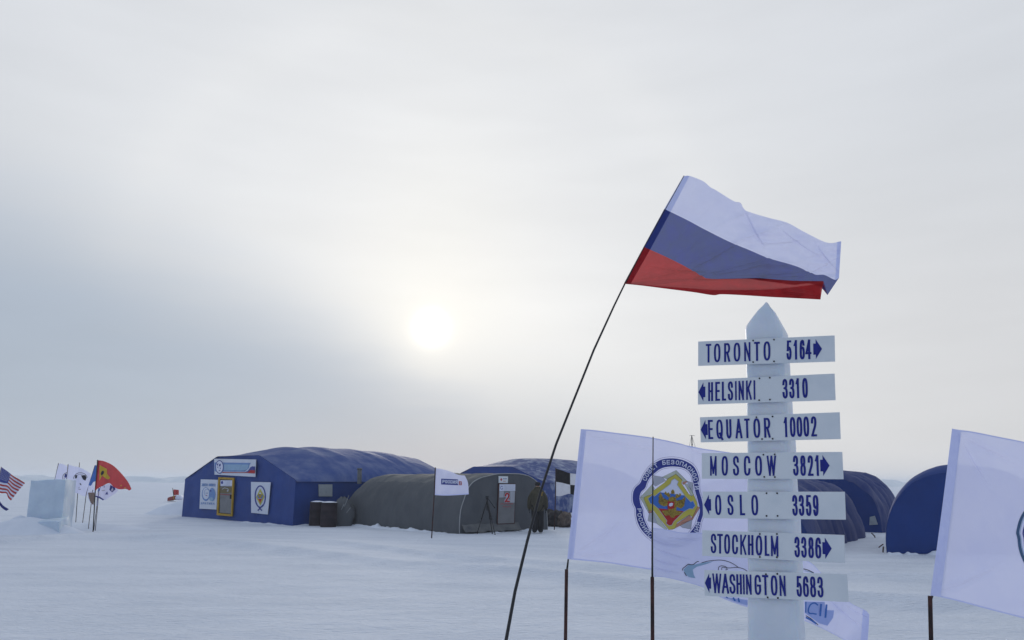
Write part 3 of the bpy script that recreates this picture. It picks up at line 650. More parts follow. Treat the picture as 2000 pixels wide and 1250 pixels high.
# tunnel tent at the right, in two lengths
c0, c1 = ground(1585, 1075), ground(1690, 1046)
tx = (c1 - c0); tx.z = 0; tL = tx.length; tx /= tL; tn = Vector((-tx.y, tx.x, 0))
def tunnel(name, p, L, r, h, label, ribs, m, seedn, endm=None, part=None, flare=.0, ex=.8, wob=1.0):
    """p: right-hand base of the near arch"""
    root = part or thing(name, p + tn * r, label, 'tent')
    c = Vector((p.x, p.y, 0)) + tn * r
    def T(s_, th, k=1.0):
        cc, nn = math.cos(th), math.sin(th)
        x = r * math.copysign(abs(cc) ** ex, cc); z = h * max(nn, 0) ** .82
        w = (.10 * abs(math.sin(math.pi * s_ * ribs)) ** .7 if ribs else 0) - .09
        w += wob * (.05 * noise.noise((s_ * 11, th * 3, seedn)) + .025 * noise.noise((s_ * 30, th * 7, seedn)))
        fl = flare * max(0, .35 - nn) * (1 + noise.noise((s_ * 9, 0, seedn)))
        return c - tn * ((x * (1 + w * .55) + math.copysign(fl, cc)) * k) + tx * (L * s_) + Z * (z * (1 + w) * k - .05)
    g = G(); n1 = 16 * max(ribs, 3)
    g.grid([[T(i / n1, math.pi * j / 48) for j in range(49)] for i in range(n1 + 1)]); g.out('shell', m, root)
    for s_, nm in ((0, 'front_wall'), (1, 'back_wall')):
        g = G(); rows = []
        for j in range(49):
            e = T(s_, math.pi * j / 48); rows.append([Vector((e.x, e.y, -.05 + (e.z + .05) * k / 6)) + tx * (.01 if s_ == 0 else -.01) for k in range(7)])
        g.grid(rows); g.out(nm, endm or M['bluedark'], root)
    return root, T
tc_, T1 = tunnel('tunnel_tent', c0, tL, 2.0, 1.98, 'long ribbed blue tunnel tent behind the signpost, in two sections', 5, M['bluetun'], 3.3, flare=.25)
c2 = ground(1729, 1040)
_, T2 = tunnel('tunnel_tent', c2, 5.0, 2.2, 2.32, None, 5, M['bluetun'], 8.8, part=tc_)
g = G(); q = [c2 - tx * .04 + tn * a_ + Z * z_ for a_, z_ in ((.22, .28), (.52, .25), (.48, .55), (.30, .60))]; g.slab(q, -tx, .01); g.out('vent_opening', M['pane'], tc_, False)
g = G()
for (a0, a1) in (((1702, 1041), (1708, 1047)), ((1708, 1047), (1709, 1050))): g.tube([at(*a0, 26.9), at(*a1, 26.9)], .02, 5)
g.out('tent_peg', M['rust'], tc_)
d0 = ground(1727, 1078); tx, tn = Vector((.33, .944, 0)), Vector((-.944, .33, 0)); tn = Vector((-1, 0.02, 0)); tx = Vector((.64, .768, 0))
dr = 2.04; dp = d0 + Vector((2 * dr, 0, 0))
tD, T3 = tunnel('tunnel_tent', dp, 6.0, dr, 2.36, 'dark blue arched tent end standing behind the rightmost flag', 4, M['bluedark'], 1.1, M['bluedark'], ex=1.0, wob=.15)
g = G(); g.tube([d0 + Vector((-.16, -.05, .12)), d0 + Vector((-.01, 0, .20))], .015, 5); g.tube([d0 + Vector((-.08, -.1, .0)), d0 + Vector((-.03, -.05, .14))], .02, 5); g.out('tent_peg', M['rust'], tD)
for k, (x0, x1) in enumerate(((-.0, .45), (.5, .9), (1.1, 1.9))): berm(d0 + Vector((x0, -.08, 0)), d0 + Vector((x1, -.08, 0)), 16, 3.3 + k, .10, .12)

# ------------------------------------------------------------------ drums
def drum(px, py, label, r=.30, h=.88):
    p = ground(px, py); p.z = 0; t = thing('oil_drum', p, label, 'drum', 'dark drums beside the blue tent')
    prof = [(r * .96, -.08), (r, 0), (r, h * .30), (r * 1.035, h * .32), (r, h * .34), (r, h * .64), (r * 1.035, h * .66), (r, h * .68), (r, h * .97), (r * 1.03, h * .985), (r * 1.03, h), (r * .95, h), (r * .94, h - .02), (0, h - .02)]
    g = G(); g.grid([[p + Vector((q * math.cos(2 * math.pi * k / 28), q * math.sin(2 * math.pi * k / 28), z)) for k in range(29)] for q, z in prof]); g.out('barrel', M['drum'], t)
    g = G(); rows = []
    for i in range(8):
        rr = r * .97 * (1 - i / 7); rows.append([p + Vector((rr * math.cos(2 * math.pi * k / 24), rr * math.sin(2 * math.pi * k / 24), h + .005 + .045 * (1 - (rr / r) ** 2) + .01 * noise.noise((i, k * .5, px))))for k in range(25)])
    g.grid(rows); g.out('snow_cap', M['drift'], t)
drum(618, 1024, 'left dark brown drum with a snow-covered lid'); drum(641, 1026, 'right dark brown drum, nearer the grey tent, snow on its lid', .32)

# ------------------------------------------------------------------ poles and flags
def down(pts, z=-.12):
    a, b = pts[-2], pts[-1]; d = b - a
    if d.z > -1e-4: d = Vector((0, 0, -1))
    return pts + [b + d * ((z - b.z) / d.z)]
def pole_part(parent, pxpts, Y, wpx, m, name='pole', todown=True, n=8):
    pts = [at(x, y, Y) for x, y in pxpts]; w = list(wpx) if isinstance(wpx, (list, tuple)) else [wpx] * len(pts)
    if todown: pts = down(pts); w = w + [w[-1]]
    g = G(); g.tube(pts, [q * Y / F / 2 for q in w], n); return g.out(name, m, parent)
def warp(p, pl):
    dy = 0
    for (ax_, ay_), (bx_, by_), sg_, st_ in pl:
        d = Vector((bx_ - ax_, by_ - ay_)); L = d.length; d /= L; q = Vector((p.x - ax_, p.y - ay_)); t = q.dot(d) / L
        if 0 < t < 1:
            n_ = Vector((-d.y, d.x)); x = (q.dot(n_) - 3 * math.sin(t * 3.1)) / sg_
            if abs(x) < 4:
                m = math.sin(math.pi * t) ** .7; e = math.exp(-x * x)
                p = Vector((p.x - n_.x * st_ * x * e * m, p.y - n_.y * st_ * x * e * m, 0)); dy += .018 * x * e * m
    return p, dy
def cloth(name, rows, Yf, parent, mats, nc=70, sub=8, mf=None, vsmooth=False, dz=None, label=None, pl=()):
    """rows of picture points from the upper edge to the lower; Yf gives each point's own distance"""
    Rw = [catmull([(x, y, 0) for x, y in r], nc) for r in rows]; dz = dz or [0] * len(rows)
    out = []; nr = len(Rw)
    for i in range(nr - 1):
        for k in range(sub):
            t = k / sub; row = []
            for j in range(nc):
                if vsmooth and nr > 2:
                    p1, p2 = Rw[i][j], Rw[i + 1][j]; p0 = Rw[i - 1][j] if i else p1 * 2 - p2; p3 = Rw[i + 2][j] if i + 2 < nr else p2 * 2 - p1
                    p = 0.5 * ((2 * p1) + (p2 - p0) * t + (2 * p0 - 5 * p1 + 4 * p2 - p3) * t * t + (3 * p1 - p0 - 3 * p2 + p3) * t ** 3)
                else: p = Rw[i][j].lerp(Rw[i + 1][j], t)
                yy = Yf(p.x, p.y) + dz[i] * (1 - t) + dz[i + 1] * t
                if pl and not (i == nr - 2 and nr > 5): p, e_ = warp(p, pl); yy += e_
                row.append(at(p.x, p.y, yy))
            out.append(row)
    out.append([at(p.x, p.y, Yf(p.x, p.y) + dz[-1]) for p in Rw[-1]])
    g = G(); g.grid(out, mf=(lambda i, j: mf((i + .5) / sub, (j + .5) / (nc - 1))) if mf else None)
    return g.out(name, mats, parent, label=label)

# --- tricolour on the long bent rod
YR = 4.7
def yR(px, py):
    fa = math.atan2(570 - py, max(px - 1205, 1)); fl = max(0, (px - 1221) / 400)
    fan = .034 * min(fl * 1.6, 1) * (1 - abs(math.sin(fa * 17 + 1.6 * noise.noise((px * .008, py * .01, 3.0))))) ** 3 * max(0, 1 - fa * .9)
    fan += .012 * math.sin((px * .36 + py) * .045) * fl
    s_ = ((px - 1221) * .93 + (py - 553) * .36) / 400
    return YR - fan + .42 * s_ + .030 * math.sin(s_ * 9 + py * .012) * min(1, max(s_, 0) * 3) + .016 * math.sin(s_ * 21 - py * .03) * min(1, max(s_, 0) * 3) \
        + .05 * max(0, s_) * noise.noise((px * .012, py * .03, 1.0)) + .05 * max(0, s_ - .1) * noise.noise((px * .03 + py * .03, py * .07 - px * .02, 2.0))
rp = [(1219.5, 556), (1200, 596), (1160, 683), (1122, 778), (1086, 868), (1056, 960), (1030, 1056), (1006, 1155), (988.5, 1250)]
pb = down([at(x, y, YR) for x, y in rp])[-1]
fr = thing('flag', (pb.x, pb.y, 0), 'large white, blue and red striped flag on the long bent black rod', 'flag')
pole_part(fr, [(1336, 343), (1300, 408), (1258, 482)] + rp, YR, [1.4, 1.6, 1.8, 3.2, 3.6, 4.2, 4.4, 4.7, 5.1, 5.5, 6, 6.5, 7], M['rod'])
zr = lambda L: [(1180 + x / 4, 320 + y / 4) for x, y in L]
rows = [zr([(617, 97), (660, 93), (720, 112), (780, 140), (830, 182), (880, 210), (1010, 290), (1065, 305), (1110, 365), (1280, 420), (1430, 460), (1560, 530), (1740, 615), (1852, 605)]),
        zr([(470, 352), (650, 440), (780, 510), (980, 610), (1130, 672), (1240, 720), (1310, 745), (1500, 800), (1640, 862), (1720, 868), (1800, 905), (1835, 890)]),
        zr([(308, 648), (480, 725), (640, 805), (770, 880), (830, 892), (1000, 900), (1160, 906), (1320, 925), (1480, 945), (1600, 935), (1690, 965), (1745, 1025)]),
        zr([(155, 933), (290, 922), (400, 913), (560, 903), (700, 897), (870, 895), (1050, 896), (1160, 897), (1350, 905), (1500, 914), (1600, 915), (1712, 916)]),
        zr([(155, 937), (300, 952), (480, 975), (700, 1003), (850, 1026), (920, 1019), (1100, 1027), (1300, 1040), (1500, 1050), (1690, 1060)]),
        zr([(157, 935), (300, 944), (480, 960), (700, 975), (850, 985), (920, 985), (1100, 985), (1300, 980), (1500, 960), (1690, 935)])]
def mfR(v, u):
    h = u < .035
    if v < 1: return 1 if h or u > .975 else 0
    if v < 2: return 3 if h else 2
    return 5 if h else 4
cR = cloth('cloth', rows, yR, fr, [M['flag'], M['hem'], M['fblue'], M['fblueh'], M['fred'], M['fredh']], 220, 40, mfR, dz=[0, 0, 0, 0, -.05, .0],
           pl=[((1250, 545), (1600, 538), 2.6, 3.6), ((1330, 546), (1520, 498), 2.4, 3.4), ((1375, 540), (1512, 512), 3.0, 3.2), ((1330, 535), (1450, 470), 2.6, 2.4), ((1452, 405), (1500, 492), 3.4, 4.4), ((1480, 476), (1570, 468), 3.0, 2.4),
               ((1512, 436), (1600, 500), 3.2, 3.4), ((1440, 538), (1600, 527), 2.4, 3.2), ((1550, 548), (1640, 500), 3.0, 3.6), ((1260, 520), (1420, 532), 2.4, 2.2), ((1240, 547), (1360, 520), 2.6, 2.2), ((1590, 470), (1638, 530), 3.0, 3.6)])

# --- security council flag
YF1 = 5.7
def y1(px, py):
    s_ = (px - 1108) / 370
    return YF1 + .30 * s_ + .030 * math.sin(s_ * 6 - 1 + (py - 850) * .004) * min(1, s_ * 2.5) + .02 * max(s_, 0) * math.sin(s_ * 17 + py * .01) + .03 * max(s_, 0) * noise.noise((px * .012, py * .006, 4.0))
f1b = down([at(1108, 1092, YF1), at(1104.5, 1250, YF1)])[-1]
f1 = thing('flag', (f1b.x, f1b.y, 0), 'white flag with a round crest lettered in blue, left of the signpost', 'flag', 'big white flags on rusty poles')
pole_part(f1, [(1138.5, 841), (1124, 965), (1110, 1092), (1107.4, 1114)], YF1 + .06, [2.0, 2.4, 3.0, 4], M['rod'], 'rod', False)
pole_part(f1, [(1106.5, 1112), (1104.5, 1250)], YF1, 6.4, M['rust'])
rows = [[(1134.5, 838), (1160, 840), (1200, 845), (1240, 850), (1275, 855), (1310, 862), (1345, 870), (1372, 876), (1400, 880), (1440, 886), (1480, 893)],
        [(1121, 965), (1200, 968), (1280, 975), (1360, 985), (1430, 985), (1485, 990)],
        [(1108, 1092), (1150, 1096), (1190, 1100), (1240, 1108), (1290, 1114), (1350, 1110), (1420, 1115), (1480, 1110)]]
c1_ = cloth('cloth', rows, y1, f1, [M['flag'], M['hem']], 160, 50, lambda v, u: 1 if u < .03 or v < .03 or v > 1.97 else 0, vsmooth=True,
            pl=[((1130, 846), (1300, 880), 3.5, 2.8), ((1116, 1085), (1225, 1010), 4, 3.0), ((1116, 1088), (1240, 1070), 3.5, 3.0), ((1330, 866), (1400, 895), 3, 3.2)])
def s1(px, py, lift):
    p = at(px, py, y1(px, py)); d = (p - Vector((0, 0, CAMZ))).normalized(); return p - d * lift
ZE = lambda x, y: (1220 + x / 6.25, 870 + y / 6.25)
pp = lambda L: [ZE(*p) for p in L]
outer = [(600, 158), (700, 175), (790, 215), (850, 265), (885, 330), (905, 400), (905, 480), (908, 545), (927, 610), (946, 680), (957, 760), (955, 850), (930, 930), (915, 1010), (880, 1110), (780, 1210), (650, 1250), (520, 1240), (400, 1200), (330, 1150), (255, 1085), (200, 1020), (160, 940), (140, 850), (135, 770), (108, 710), (98, 650), (105, 570), (135, 510), (190, 460), (220, 390), (270, 310), (340, 235), (420, 185), (500, 162)]
inner = [(600, 258), (700, 270), (770, 305), (820, 370), (835, 440), (850, 500), (862, 560), (885, 640), (900, 700), (915, 760), (915, 820), (890, 900), (860, 980), (800, 1060), (740, 1110), (650, 1155), (520, 1150), (420, 1120), (340, 1070), (290, 1010), (250, 930), (225, 850), (220, 780), (195, 720), (182, 640), (200, 570), (250, 520), (275, 450), (310, 390), (370, 335), (430, 290), (500, 265)]
OU = catmull([(*ZE(*p), 0) for p in outer], 160, True); IN = catmull([(*ZE(*p), 0) for p in inner], 160, True)
cen = Vector((*ZE(540, 680), 0))
ar = Art(.0009); ar.lift = .0025
ar.strip(OU, IN, 0, True)
ar.line([cen + (p - cen) * 1.035 for p in OU], .5, 0, True); ar.line([cen + (p - cen) * .965 for p in IN], .5, 0, True)
ar.layer()
for q, k in (([(360, 368), (460, 385), (500, 430), (375, 500), (352, 470)], 3), ([(762, 435), (830, 455), (838, 600), (800, 520)], 3), ([(300, 825), (350, 815), (440, 930), (420, 960), (283, 920)], 3), ([(660, 960), (800, 915), (822, 915), (810, 1022), (700, 1000)], 3),
             ([(190, 635), (335, 478), (362, 520), (355, 560), (235, 645)], 4), ([(460, 385), (628, 305), (625, 352), (515, 412)], 4), ([(628, 303), (765, 438), (735, 468), (625, 352)], 5), ([(732, 470), (765, 470), (845, 600), (820, 622)], 5),
             ([(190, 635), (238, 640), (332, 790), (292, 822)], 5), ([(345, 800), (440, 925), (520, 1020), (500, 1030), (400, 960)], 5), ([(885, 742), (918, 758), (825, 912), (800, 905), (825, 870)], 6), ([(635, 960), (795, 848), (822, 905), (560, 1035), (610, 1015)], 6), ([(700, 455), (750, 435), (765, 445), (720, 480)], 6), ([(292, 775), (335, 770), (330, 820), (295, 825)], 6)):
    ar.poly(pp(q), k); ar.line(pp(q), .45, 9, True)
ar.layer()
ye = [(625, 350), (702, 420), (692, 462), (780, 590), (820, 622), (842, 600), (880, 690), (890, 745), (828, 878), (792, 845), (640, 942), (612, 1015), (540, 1030), (480, 955), (440, 912), (350, 790), (300, 800), (235, 655), (242, 632), (330, 592), (352, 553), (490, 452), (530, 405)]
ar.poly(pp(ye), 1); ar.line(pp(ye), .5, 9, True); ar.layer()
ho = [(610, 405), (655, 440), (640, 480), (740, 620), (808, 690), (835, 675), (862, 735), (832, 775), (792, 770), (720, 810), (600, 930), (575, 975), (540, 980), (505, 950), (517, 920), (410, 770), (345, 715), (315, 710), (285, 650), (345, 600), (365, 620), (440, 560), (560, 470), (572, 430)]
wh = clip(ho, .13, -1, 515); re = clip(ho, -.12, 1, -717); bl = clip(clip(ho, -.13, 1, -515), .12, -1, 717)
ar.poly(pp(wh), 2); ar.poly(pp(bl), 7); ar.poly(pp(re), 8); ar.layer(); ar.line(pp(ho), 1.0, 3, True); ar.layer()
gold = [[(440, 570), (470, 640), (520, 665), (545, 680), (525, 735), (480, 745), (430, 720), (410, 690), (420, 650), (412, 630)],
        [(738, 620), (700, 660), (650, 670), (615, 690), (625, 745), (690, 772), (730, 735), (735, 690), (745, 650)],
        [(545, 640), (590, 620), (625, 645), (640, 690), (630, 790), (575, 830), (530, 780), (520, 690)],
        [(500, 560), (480, 590), (510, 610), (545, 640), (560, 610), (535, 570), (520, 585)], [(640, 590), (625, 600), (615, 640), (640, 645), (685, 620), (690, 590), (665, 585), (670, 610)],
        [(565, 590), (570, 555), (588, 535), (606, 555), (612, 590)], [(570, 800), (520, 790), (450, 800), (480, 840), (500, 860), (545, 850), (570, 880), (600, 882), (620, 855), (660, 850), (710, 815), (650, 800), (620, 790)]]
for q in gold: ar.poly(pp(q), 10, 6); ar.lift += .0001
ar.layer()
for q in gold[:2]:
    c_ = Vector((sum(p[0] for p in q) / len(q), sum(p[1] for p in q) / len(q)))
    for k in range(5): ar.line(pp([(c_.x - 45 + 20 * k, c_.y + 35), (c_.x - 35 + 18 * k, c_.y - 30)]), .45, 9)
ar.poly(pp([(525, 682), (610, 686), (606, 765), (565, 778), (525, 770)]), 8); ar.layer(); ar.poly(pp([(545, 710), (570, 700), (592, 705), (585, 735), (560, 745), (540, 735)]), 2)
mid = [(OU[i] + IN[i]) / 2 for i in range(160)]
ar.layer()
up_ = catmull([(*ZE(*p), 0) for p in [(240, 430), (262, 375), (325, 290), (400, 235), (480, 210), (600, 205), (690, 220), (770, 262), (835, 325), (862, 400), (878, 470), (884, 545)]], 120)
text_path(ar, 'СОВЕТ БЕЗОПАСНОСТИ', up_, .0, 1.0, 8.6, 1.5, 2, .78)
lo_ = catmull([(*ZE(*p), 0) for p in [(178, 770), (182, 850), (205, 930), (240, 1000), (290, 1070), (350, 1130), (450, 1185), (600, 1205), (740, 1165), (830, 1100), (880, 1020), (905, 930)]], 120)
text_path(ar, 'РОССИЙСКАЯ ФЕДЕРАЦИЯ', lo_, .0, 1.0, 8.2, 1.5, 2, .8)
ar.build('emblem', [M['nprint'], M['yprint'], M['wprint'], M['lgrey'], M['pale'], M['yprint'] if False else M['pale'], M['salmon'], M['bprint'], M['rprint'], M['kprint'], M['gold']], c1_, s1)

# --- torn sagging flag behind the signpost
YF2 = 5.15
def y2(px, py):
    s_ = (px - 1273) / 420
    return YF2 + .35 * s_ + .035 * math.sin(s_ * 8 + py * .006) * min(1, s_ * 3) + .025 * max(s_, 0) * math.sin(s_ * 23 + py * .05) + .05 * max(s_, 0) * noise.noise((px * .015, py * .02, 8.0)) - .0009 * (py - 1080) * max(s_, 0)
b2 = down([at(1274, 1125, YF2), at(1274.5, 1250, YF2)])[-1]
f2 = thing('flag', (b2.x, b2.y, 0), 'torn white flag with a bear drawing, sagging behind the signpost', 'flag', 'big white flags on rusty poles')
pole_part(f2, [(1275.6, 853), (1275, 950), (1274, 1040), (1274, 1135)], YF2, [2.0, 2.4, 3, 4], M['rod'], 'rod', False)
pole_part(f2, [(1274, 1127), (1274.5, 1250)], YF2, 7, M['rust'])
rows = [[(1275, 1031), (1300, 1034), (1330, 1040), (1372, 1041), (1420, 1050), (1480, 1066), (1530, 1078), (1580, 1097), (1605, 1120), (1640, 1155), (1662, 1178), (1690, 1192), (1698, 1200)],
        [(1272, 1080), (1330, 1092), (1390, 1100), (1450, 1115), (1520, 1135), (1580, 1155), (1640, 1192), (1696, 1235)],
        [(1273, 1126), (1300, 1128), (1340, 1137), (1378, 1149), (1410, 1168), (1460, 1186), (1520, 1202), (1572, 1213), (1640, 1245), (1692, 1278)]]
c2_ = cloth('cloth', rows, y2, f2, [M['flag'], M['hem']], 200, 34, lambda v, u: 1 if v < .04 or (u > .965) or v > 1.96 else 0, vsmooth=True,
            pl=[((1270, 1052), (1335, 1066), 2.2, 2.6), ((1270, 1066), (1350, 1092), 2.4, 2.8), ((1270, 1088), (1330, 1104), 2.2, 2.6), ((1270, 1104), (1330, 1118), 2.0, 2.2), ((1300, 1048), (1372, 1052), 2.2, 2.4), ((1600, 1150), (1690, 1230), 4, 5.0), ((1650, 1180), (1697, 1205), 4, 5.0)])
def s2(px, py, lift):
    p = at(px, py, y2(px, py)); d = (p - Vector((0, 0, CAMZ))).normalized(); return p - d * lift
ar = Art(.0009); ar.lift = .003
z3 = lambda L: [(1260 + x / 8.93, 1060 + y / 8.93) for x, y in L]; z4 = lambda L: [(1540 + x / 7.356, 1080 + y / 7.356) for x, y in L]
def sml(L, n=30): return [(p.x, p.y) for p in catmull([(a, b, 0) for a, b in L], n)]
ar.poly(z3([(665, 470), (760, 385), (850, 385), (985, 352), (1200, 322), (1080, 370), (900, 420), (830, 470), (850, 560), (880, 620), (760, 600), (700, 540)]), 0)
ar.poly(z4([(238, 700), (520, 703), (530, 820), (655, 825), (640, 930), (560, 1045), (440, 1010), (330, 930), (240, 865)]), 3)
ar.poly([(1412, 1166), (1460, 1172), (1460, 1183), (1440, 1177)], 3)
ar.layer()
for L in ([(935, 325), (900, 335), (840, 380), (780, 380), (755, 375), (700, 415), (655, 455), (655, 485)], [(685, 515), (700, 545), (722, 580)]): ar.line(sml(z3(L)), 1.4, 1)
for L in ([(985, 350), (1100, 320), (1280, 303), (1400, 315), (1500, 350), (1570, 390), (1640, 440)], [(1275, 478), (1290, 420), (1340, 403), (1400, 415), (1450, 440), (1600, 430), (1700, 450), (1765, 485)], [(1335, 475), (1345, 430), (1400, 435), (1435, 465), (1400, 475)], [(1765, 485), (1850, 560), (2000, 620)]): ar.line(sml(z3(L)), 1.2, 1)
ar.line(sml(z4([(215, 228), (290, 250), (365, 288)])), 1.6, 1); ar.line(sml(z4([(235, 255), (300, 270), (370, 300)])), 1.2, 0)
ar.line(z4([(250, 700), (246, 858)]), 2.4, 2); ar.line(sml(z4([(425, 752), (375, 718), (315, 745), (285, 820), (300, 865), (350, 870), (405, 880)])), 2.6, 2)
ar.line(z4([(470, 732), (455, 908)]), 3.4, 2); ar.line(z4([(548, 740), (530, 930)]), 3.6, 2)
ar.line(z4([(250, 925), (330, 968), (400, 1015)]), 3.4, 2); ar.line(sml(z4([(250, 900), (330, 950), (425, 1033)])), 1.4, 1)
ar.line([(1432, 1167), (1436, 1174)], 3, 2); ar.line([(1442, 1168), (1444, 1176)], 3, 2); ar.line([(1418, 1166), (1422, 1168)], 2, 2)
ar.build('printing', [M['tprint'], M['kprint'], M['bprint'], mat('blue_tint_print', (0.36, 0.45, 0.80), .7)], c2_, s2)

# --- right-hand flag
YF3 = 4.15
def y3(px, py):
    s_ = (px - 1817) / 480
    return YF3 + .25 * s_ + .03 * math.sin(s_ * 7 + (py - 850) * .003) * min(1, s_ * 2.5) + .035 * max(s_, 0) * noise.noise((px * .01, py * .006, 14.0))
b3 = down([at(1817.5, 1165, YF3), at(1819, 1250, YF3)])[-1]
f3 = thing('flag', (b3.x, b3.y, 0), 'big white flag cut by the right edge, showing part of a dark ring', 'flag', 'big white flags on rusty poles')
pole_part(f3, [(1866, 841), (1845, 1000), (1821, 1163), (1818.5, 1172)], YF3 + .08, [2.5, 3, 4, 4], M['rod'], 'rod', False)
pole_part(f3, [(1816.5, 1164), (1818.5, 1250)], YF3, 8, M['rust'])
rows = [[(1859.5, 837), (1870, 839), (1900, 843), (1950, 853), (2000, 863), (2080, 882), (2170, 900), (2290, 915)],
        [(1839, 1000), (1920, 1005), (2000, 1020), (2100, 1040), (2290, 1075)],
        [(1817, 1163), (1835, 1166), (1870, 1174), (1930, 1190), (2000, 1208), (2080, 1228), (2170, 1245), (2290, 1262)]]
c3_ = cloth('cloth', rows, y3, f3, [M['flag'], M['hem']], 170, 60, lambda v, u: 1 if u < .042 or v < .022 or v > 1.975 else 0, vsmooth=True,
            pl=[((1825, 1160), (1960, 1100), 5, 3.8), ((1868, 845), (1990, 905), 5, 3.6), ((1870, 842), (1940, 960), 6, 3.6)])
def s3(px, py, lift):
    p = at(px, py, y3(px, py)); d = (p - Vector((0, 0, CAMZ))).normalized(); return p - d * lift
ar = Art(.0009); ar.lift = .003
lo3 = [(2001, 1002), (1994, 1015), (1990, 1028), (1987.5, 1042), (1990, 1050), (1991, 1062), (1993.5, 1075), (1999, 1090), (2012, 1112), (2045, 1135), (2090, 1140), (2130, 1112), (2145, 1065), (2140, 1010), (2105, 965), (2060, 955), (2025, 968)]
LO = catmull([(*p, 0) for p in lo3], 90, True); c_ = Vector((2066, 1047, 0))
ar.line([(p.x, p.y) for p in LO], 6.0, 0, True); ar.layer(); ar.line([(p.x, p.y) for p in [c_ + (q - c_) * .945 for q in LO]], 1.3, 1, True); ar.line([(p.x, p.y) for p in [c_ + (q - c_) * .86 for q in LO]], 3, 2, True)
ar.build('emblem', [mat('slate_print', (0.07, 0.13, 0.24), .7), M['tprint'], M['nprint']], c3_, s3)

# --- small white channel flag in front of the grey tent
Y4 = 25.2
def y4(px, py): s_ = (px - 848) / 66; return Y4 + .25 * s_ + .08 * math.sin(s_ * 7 + py * .03) * min(1, s_ * 3)
b4 = down([at(848, 967, Y4), at(844, 1034, Y4)], -.1)[-1]
f4 = thing('flag', (b4.x, b4.y, 0), 'small white flag lettered in a blue box, standing before the grey tent', 'flag')
pole_part(f4, [(850.3, 913), (848, 967), (844, 1034)], Y4, 2.2, M['rust'])
rows = [[(850.5, 914.5), (862, 916), (880, 921), (895, 927.5), (905, 928.5), (908, 929)], [(849, 945), (870, 946), (895, 945), (914, 943)], [(848.5, 967), (870, 968), (895, 967), (915.5, 965.5)]]
c4 = cloth('cloth', rows, y4, f4, [M['flag'], M['hem']], 40, 10, lambda v, u: 1 if u < .03 or v > 1.93 else 0, vsmooth=True)
s4 = lambda px, py, lift: at(px, py, y4(px, py) - lift)
ar = Art(.004); ar.lift = .012; zf = lambda L: [(850 + x / 20.83, 915 + y / 20.83) for x, y in L]
ar.poly(zf([(245, 412), (925, 445), (935, 680), (240, 650)]), 0, 6); ar.poly(zf([(965, 520), (1075, 525), (1080, 680), (968, 675)]), 1, 6); ar.layer()
a, b = zf([(285, 600), (915, 628)]); text_line(ar, 'РОССИЯ', *a, *b, 6.8, 1.35, 2, .88)
ar.line(zf([(1000, 560), (1040, 560), (1000, 640), (1050, 640)]), .9, 2)
ar.build('printing', [M['nprint'], M['rprint'], M['wprint']], c4, s4)

# --- chequered flag
Y5 = 30.5
def y5(px, py): s_ = (px - 1085) / 50; return Y5 + .3 * s_ + .08 * math.sin(s_ * 6)
b5 = down([at(1085, 965, Y5), at(1083, 1025, Y5)], -.1)[-1]
f5 = thing('flag', (b5.x, b5.y, 0), 'black and white chequered flag beside the frosted blue tent', 'flag')
pole_part(f5, [(1085.6, 914), (1085, 970), (1083, 1025)], Y5, 1.8, M['rust'])
rows = [[(1085.5, 915), (1098, 919), (1112, 924), (1125, 926), (1140, 931)], [(1085.5, 941), (1098, 943), (1112, 946.5), (1125, 948), (1140, 952)], [(1085.5, 968.5), (1095, 969), (1105, 966), (1112, 964.5), (1125, 968), (1140, 973)]]
cloth('cloth', rows, y5, f5, [M['black'], mat('white_canvas', (.62, .65, .74), .8, trans=.3)], 30, 8, lambda v, u: int((u > .52) != (v > 1)))

# ------------------------------------------------------------------ left group of flags
def small_flag(label, pole, rows, Y, mats, mf=None, nc=36, wp=1.15, slope=.5, group='flags bunched beside the ice block', pm='rust', vs=False, ph=0.0, sub=10):
    x0 = pole[0][0]
    yf = lambda px, py: Y + slope * (px - x0) / 60 + .07 * math.sin((px - x0) * .17 + py * .05 + ph) * min(1, abs(px - x0) / 12)
    b = down([at(*pole[-2], Y), at(*pole[-1], Y)], -.15)[-1]
    t = thing('flag', (b.x, b.y, 0), label, 'flag', group)
    pole_part(t, pole, Y, wp, M[pm], n=6)
    c = cloth('cloth', rows, yf, t, mats, nc, sub, mf, vsmooth=vs)
    return t, c, (lambda px, py, lift: at(px, py, yf(px, py) - lift))
z6 = lambda L: [(90 + x / 8.333, 880 + y / 8.333) for x, y in L]
# white pair behind the block
t, c, s_ = small_flag('leftmost white flag rising behind the ice block', z6([(203, 205), (145, 465), (100, 700), (60, 1080)]), [z6([(203, 210), (270, 220), (345, 255)]), z6([(145, 465), (240, 475), (335, 465)]), z6([(120, 600), (220, 620), (320, 600)])], 34, [M['flag']], group='white flags rising behind the ice block')
ar = Art(.004); ar.lift = .012; ar.line(z6(arc(345, 440, 75, 80, 95, 265, 14)), .9, 0); ar.line(z6(arc(345, 440, 50, 60, 95, 265, 14)), .6, 0); ar.poly(z6(arc(318, 410, 18, 34, 0, 360, 10)[:-1]), 1); ar.build('emblem', [M['kprint'], M['nprint']], c, s_)
t, c, s_ = small_flag('white flag with a grey ring crest, right behind the ice block', z6([(358, 222), (335, 460), (310, 700), (290, 1060)]), [z6([(358, 225), (450, 255), (535, 272), (640, 320), (725, 375)]), z6([(335, 480), (430, 500), (560, 500), (640, 530), (715, 520)]), z6([(318, 650), (420, 680), (520, 700), (600, 738), (655, 742)])], 32.5, [M['flag']], group='white flags rising behind the ice block', vs=True)
ar = Art(.004); ar.lift = .012; ar.line(z6(arc(560, 480, 118, 120, 190, 340, 24)), .9, 0)
ar.line(z6(arc(560, 480, 92, 95, 195, 330, 24)), .5, 0); ar.layer()
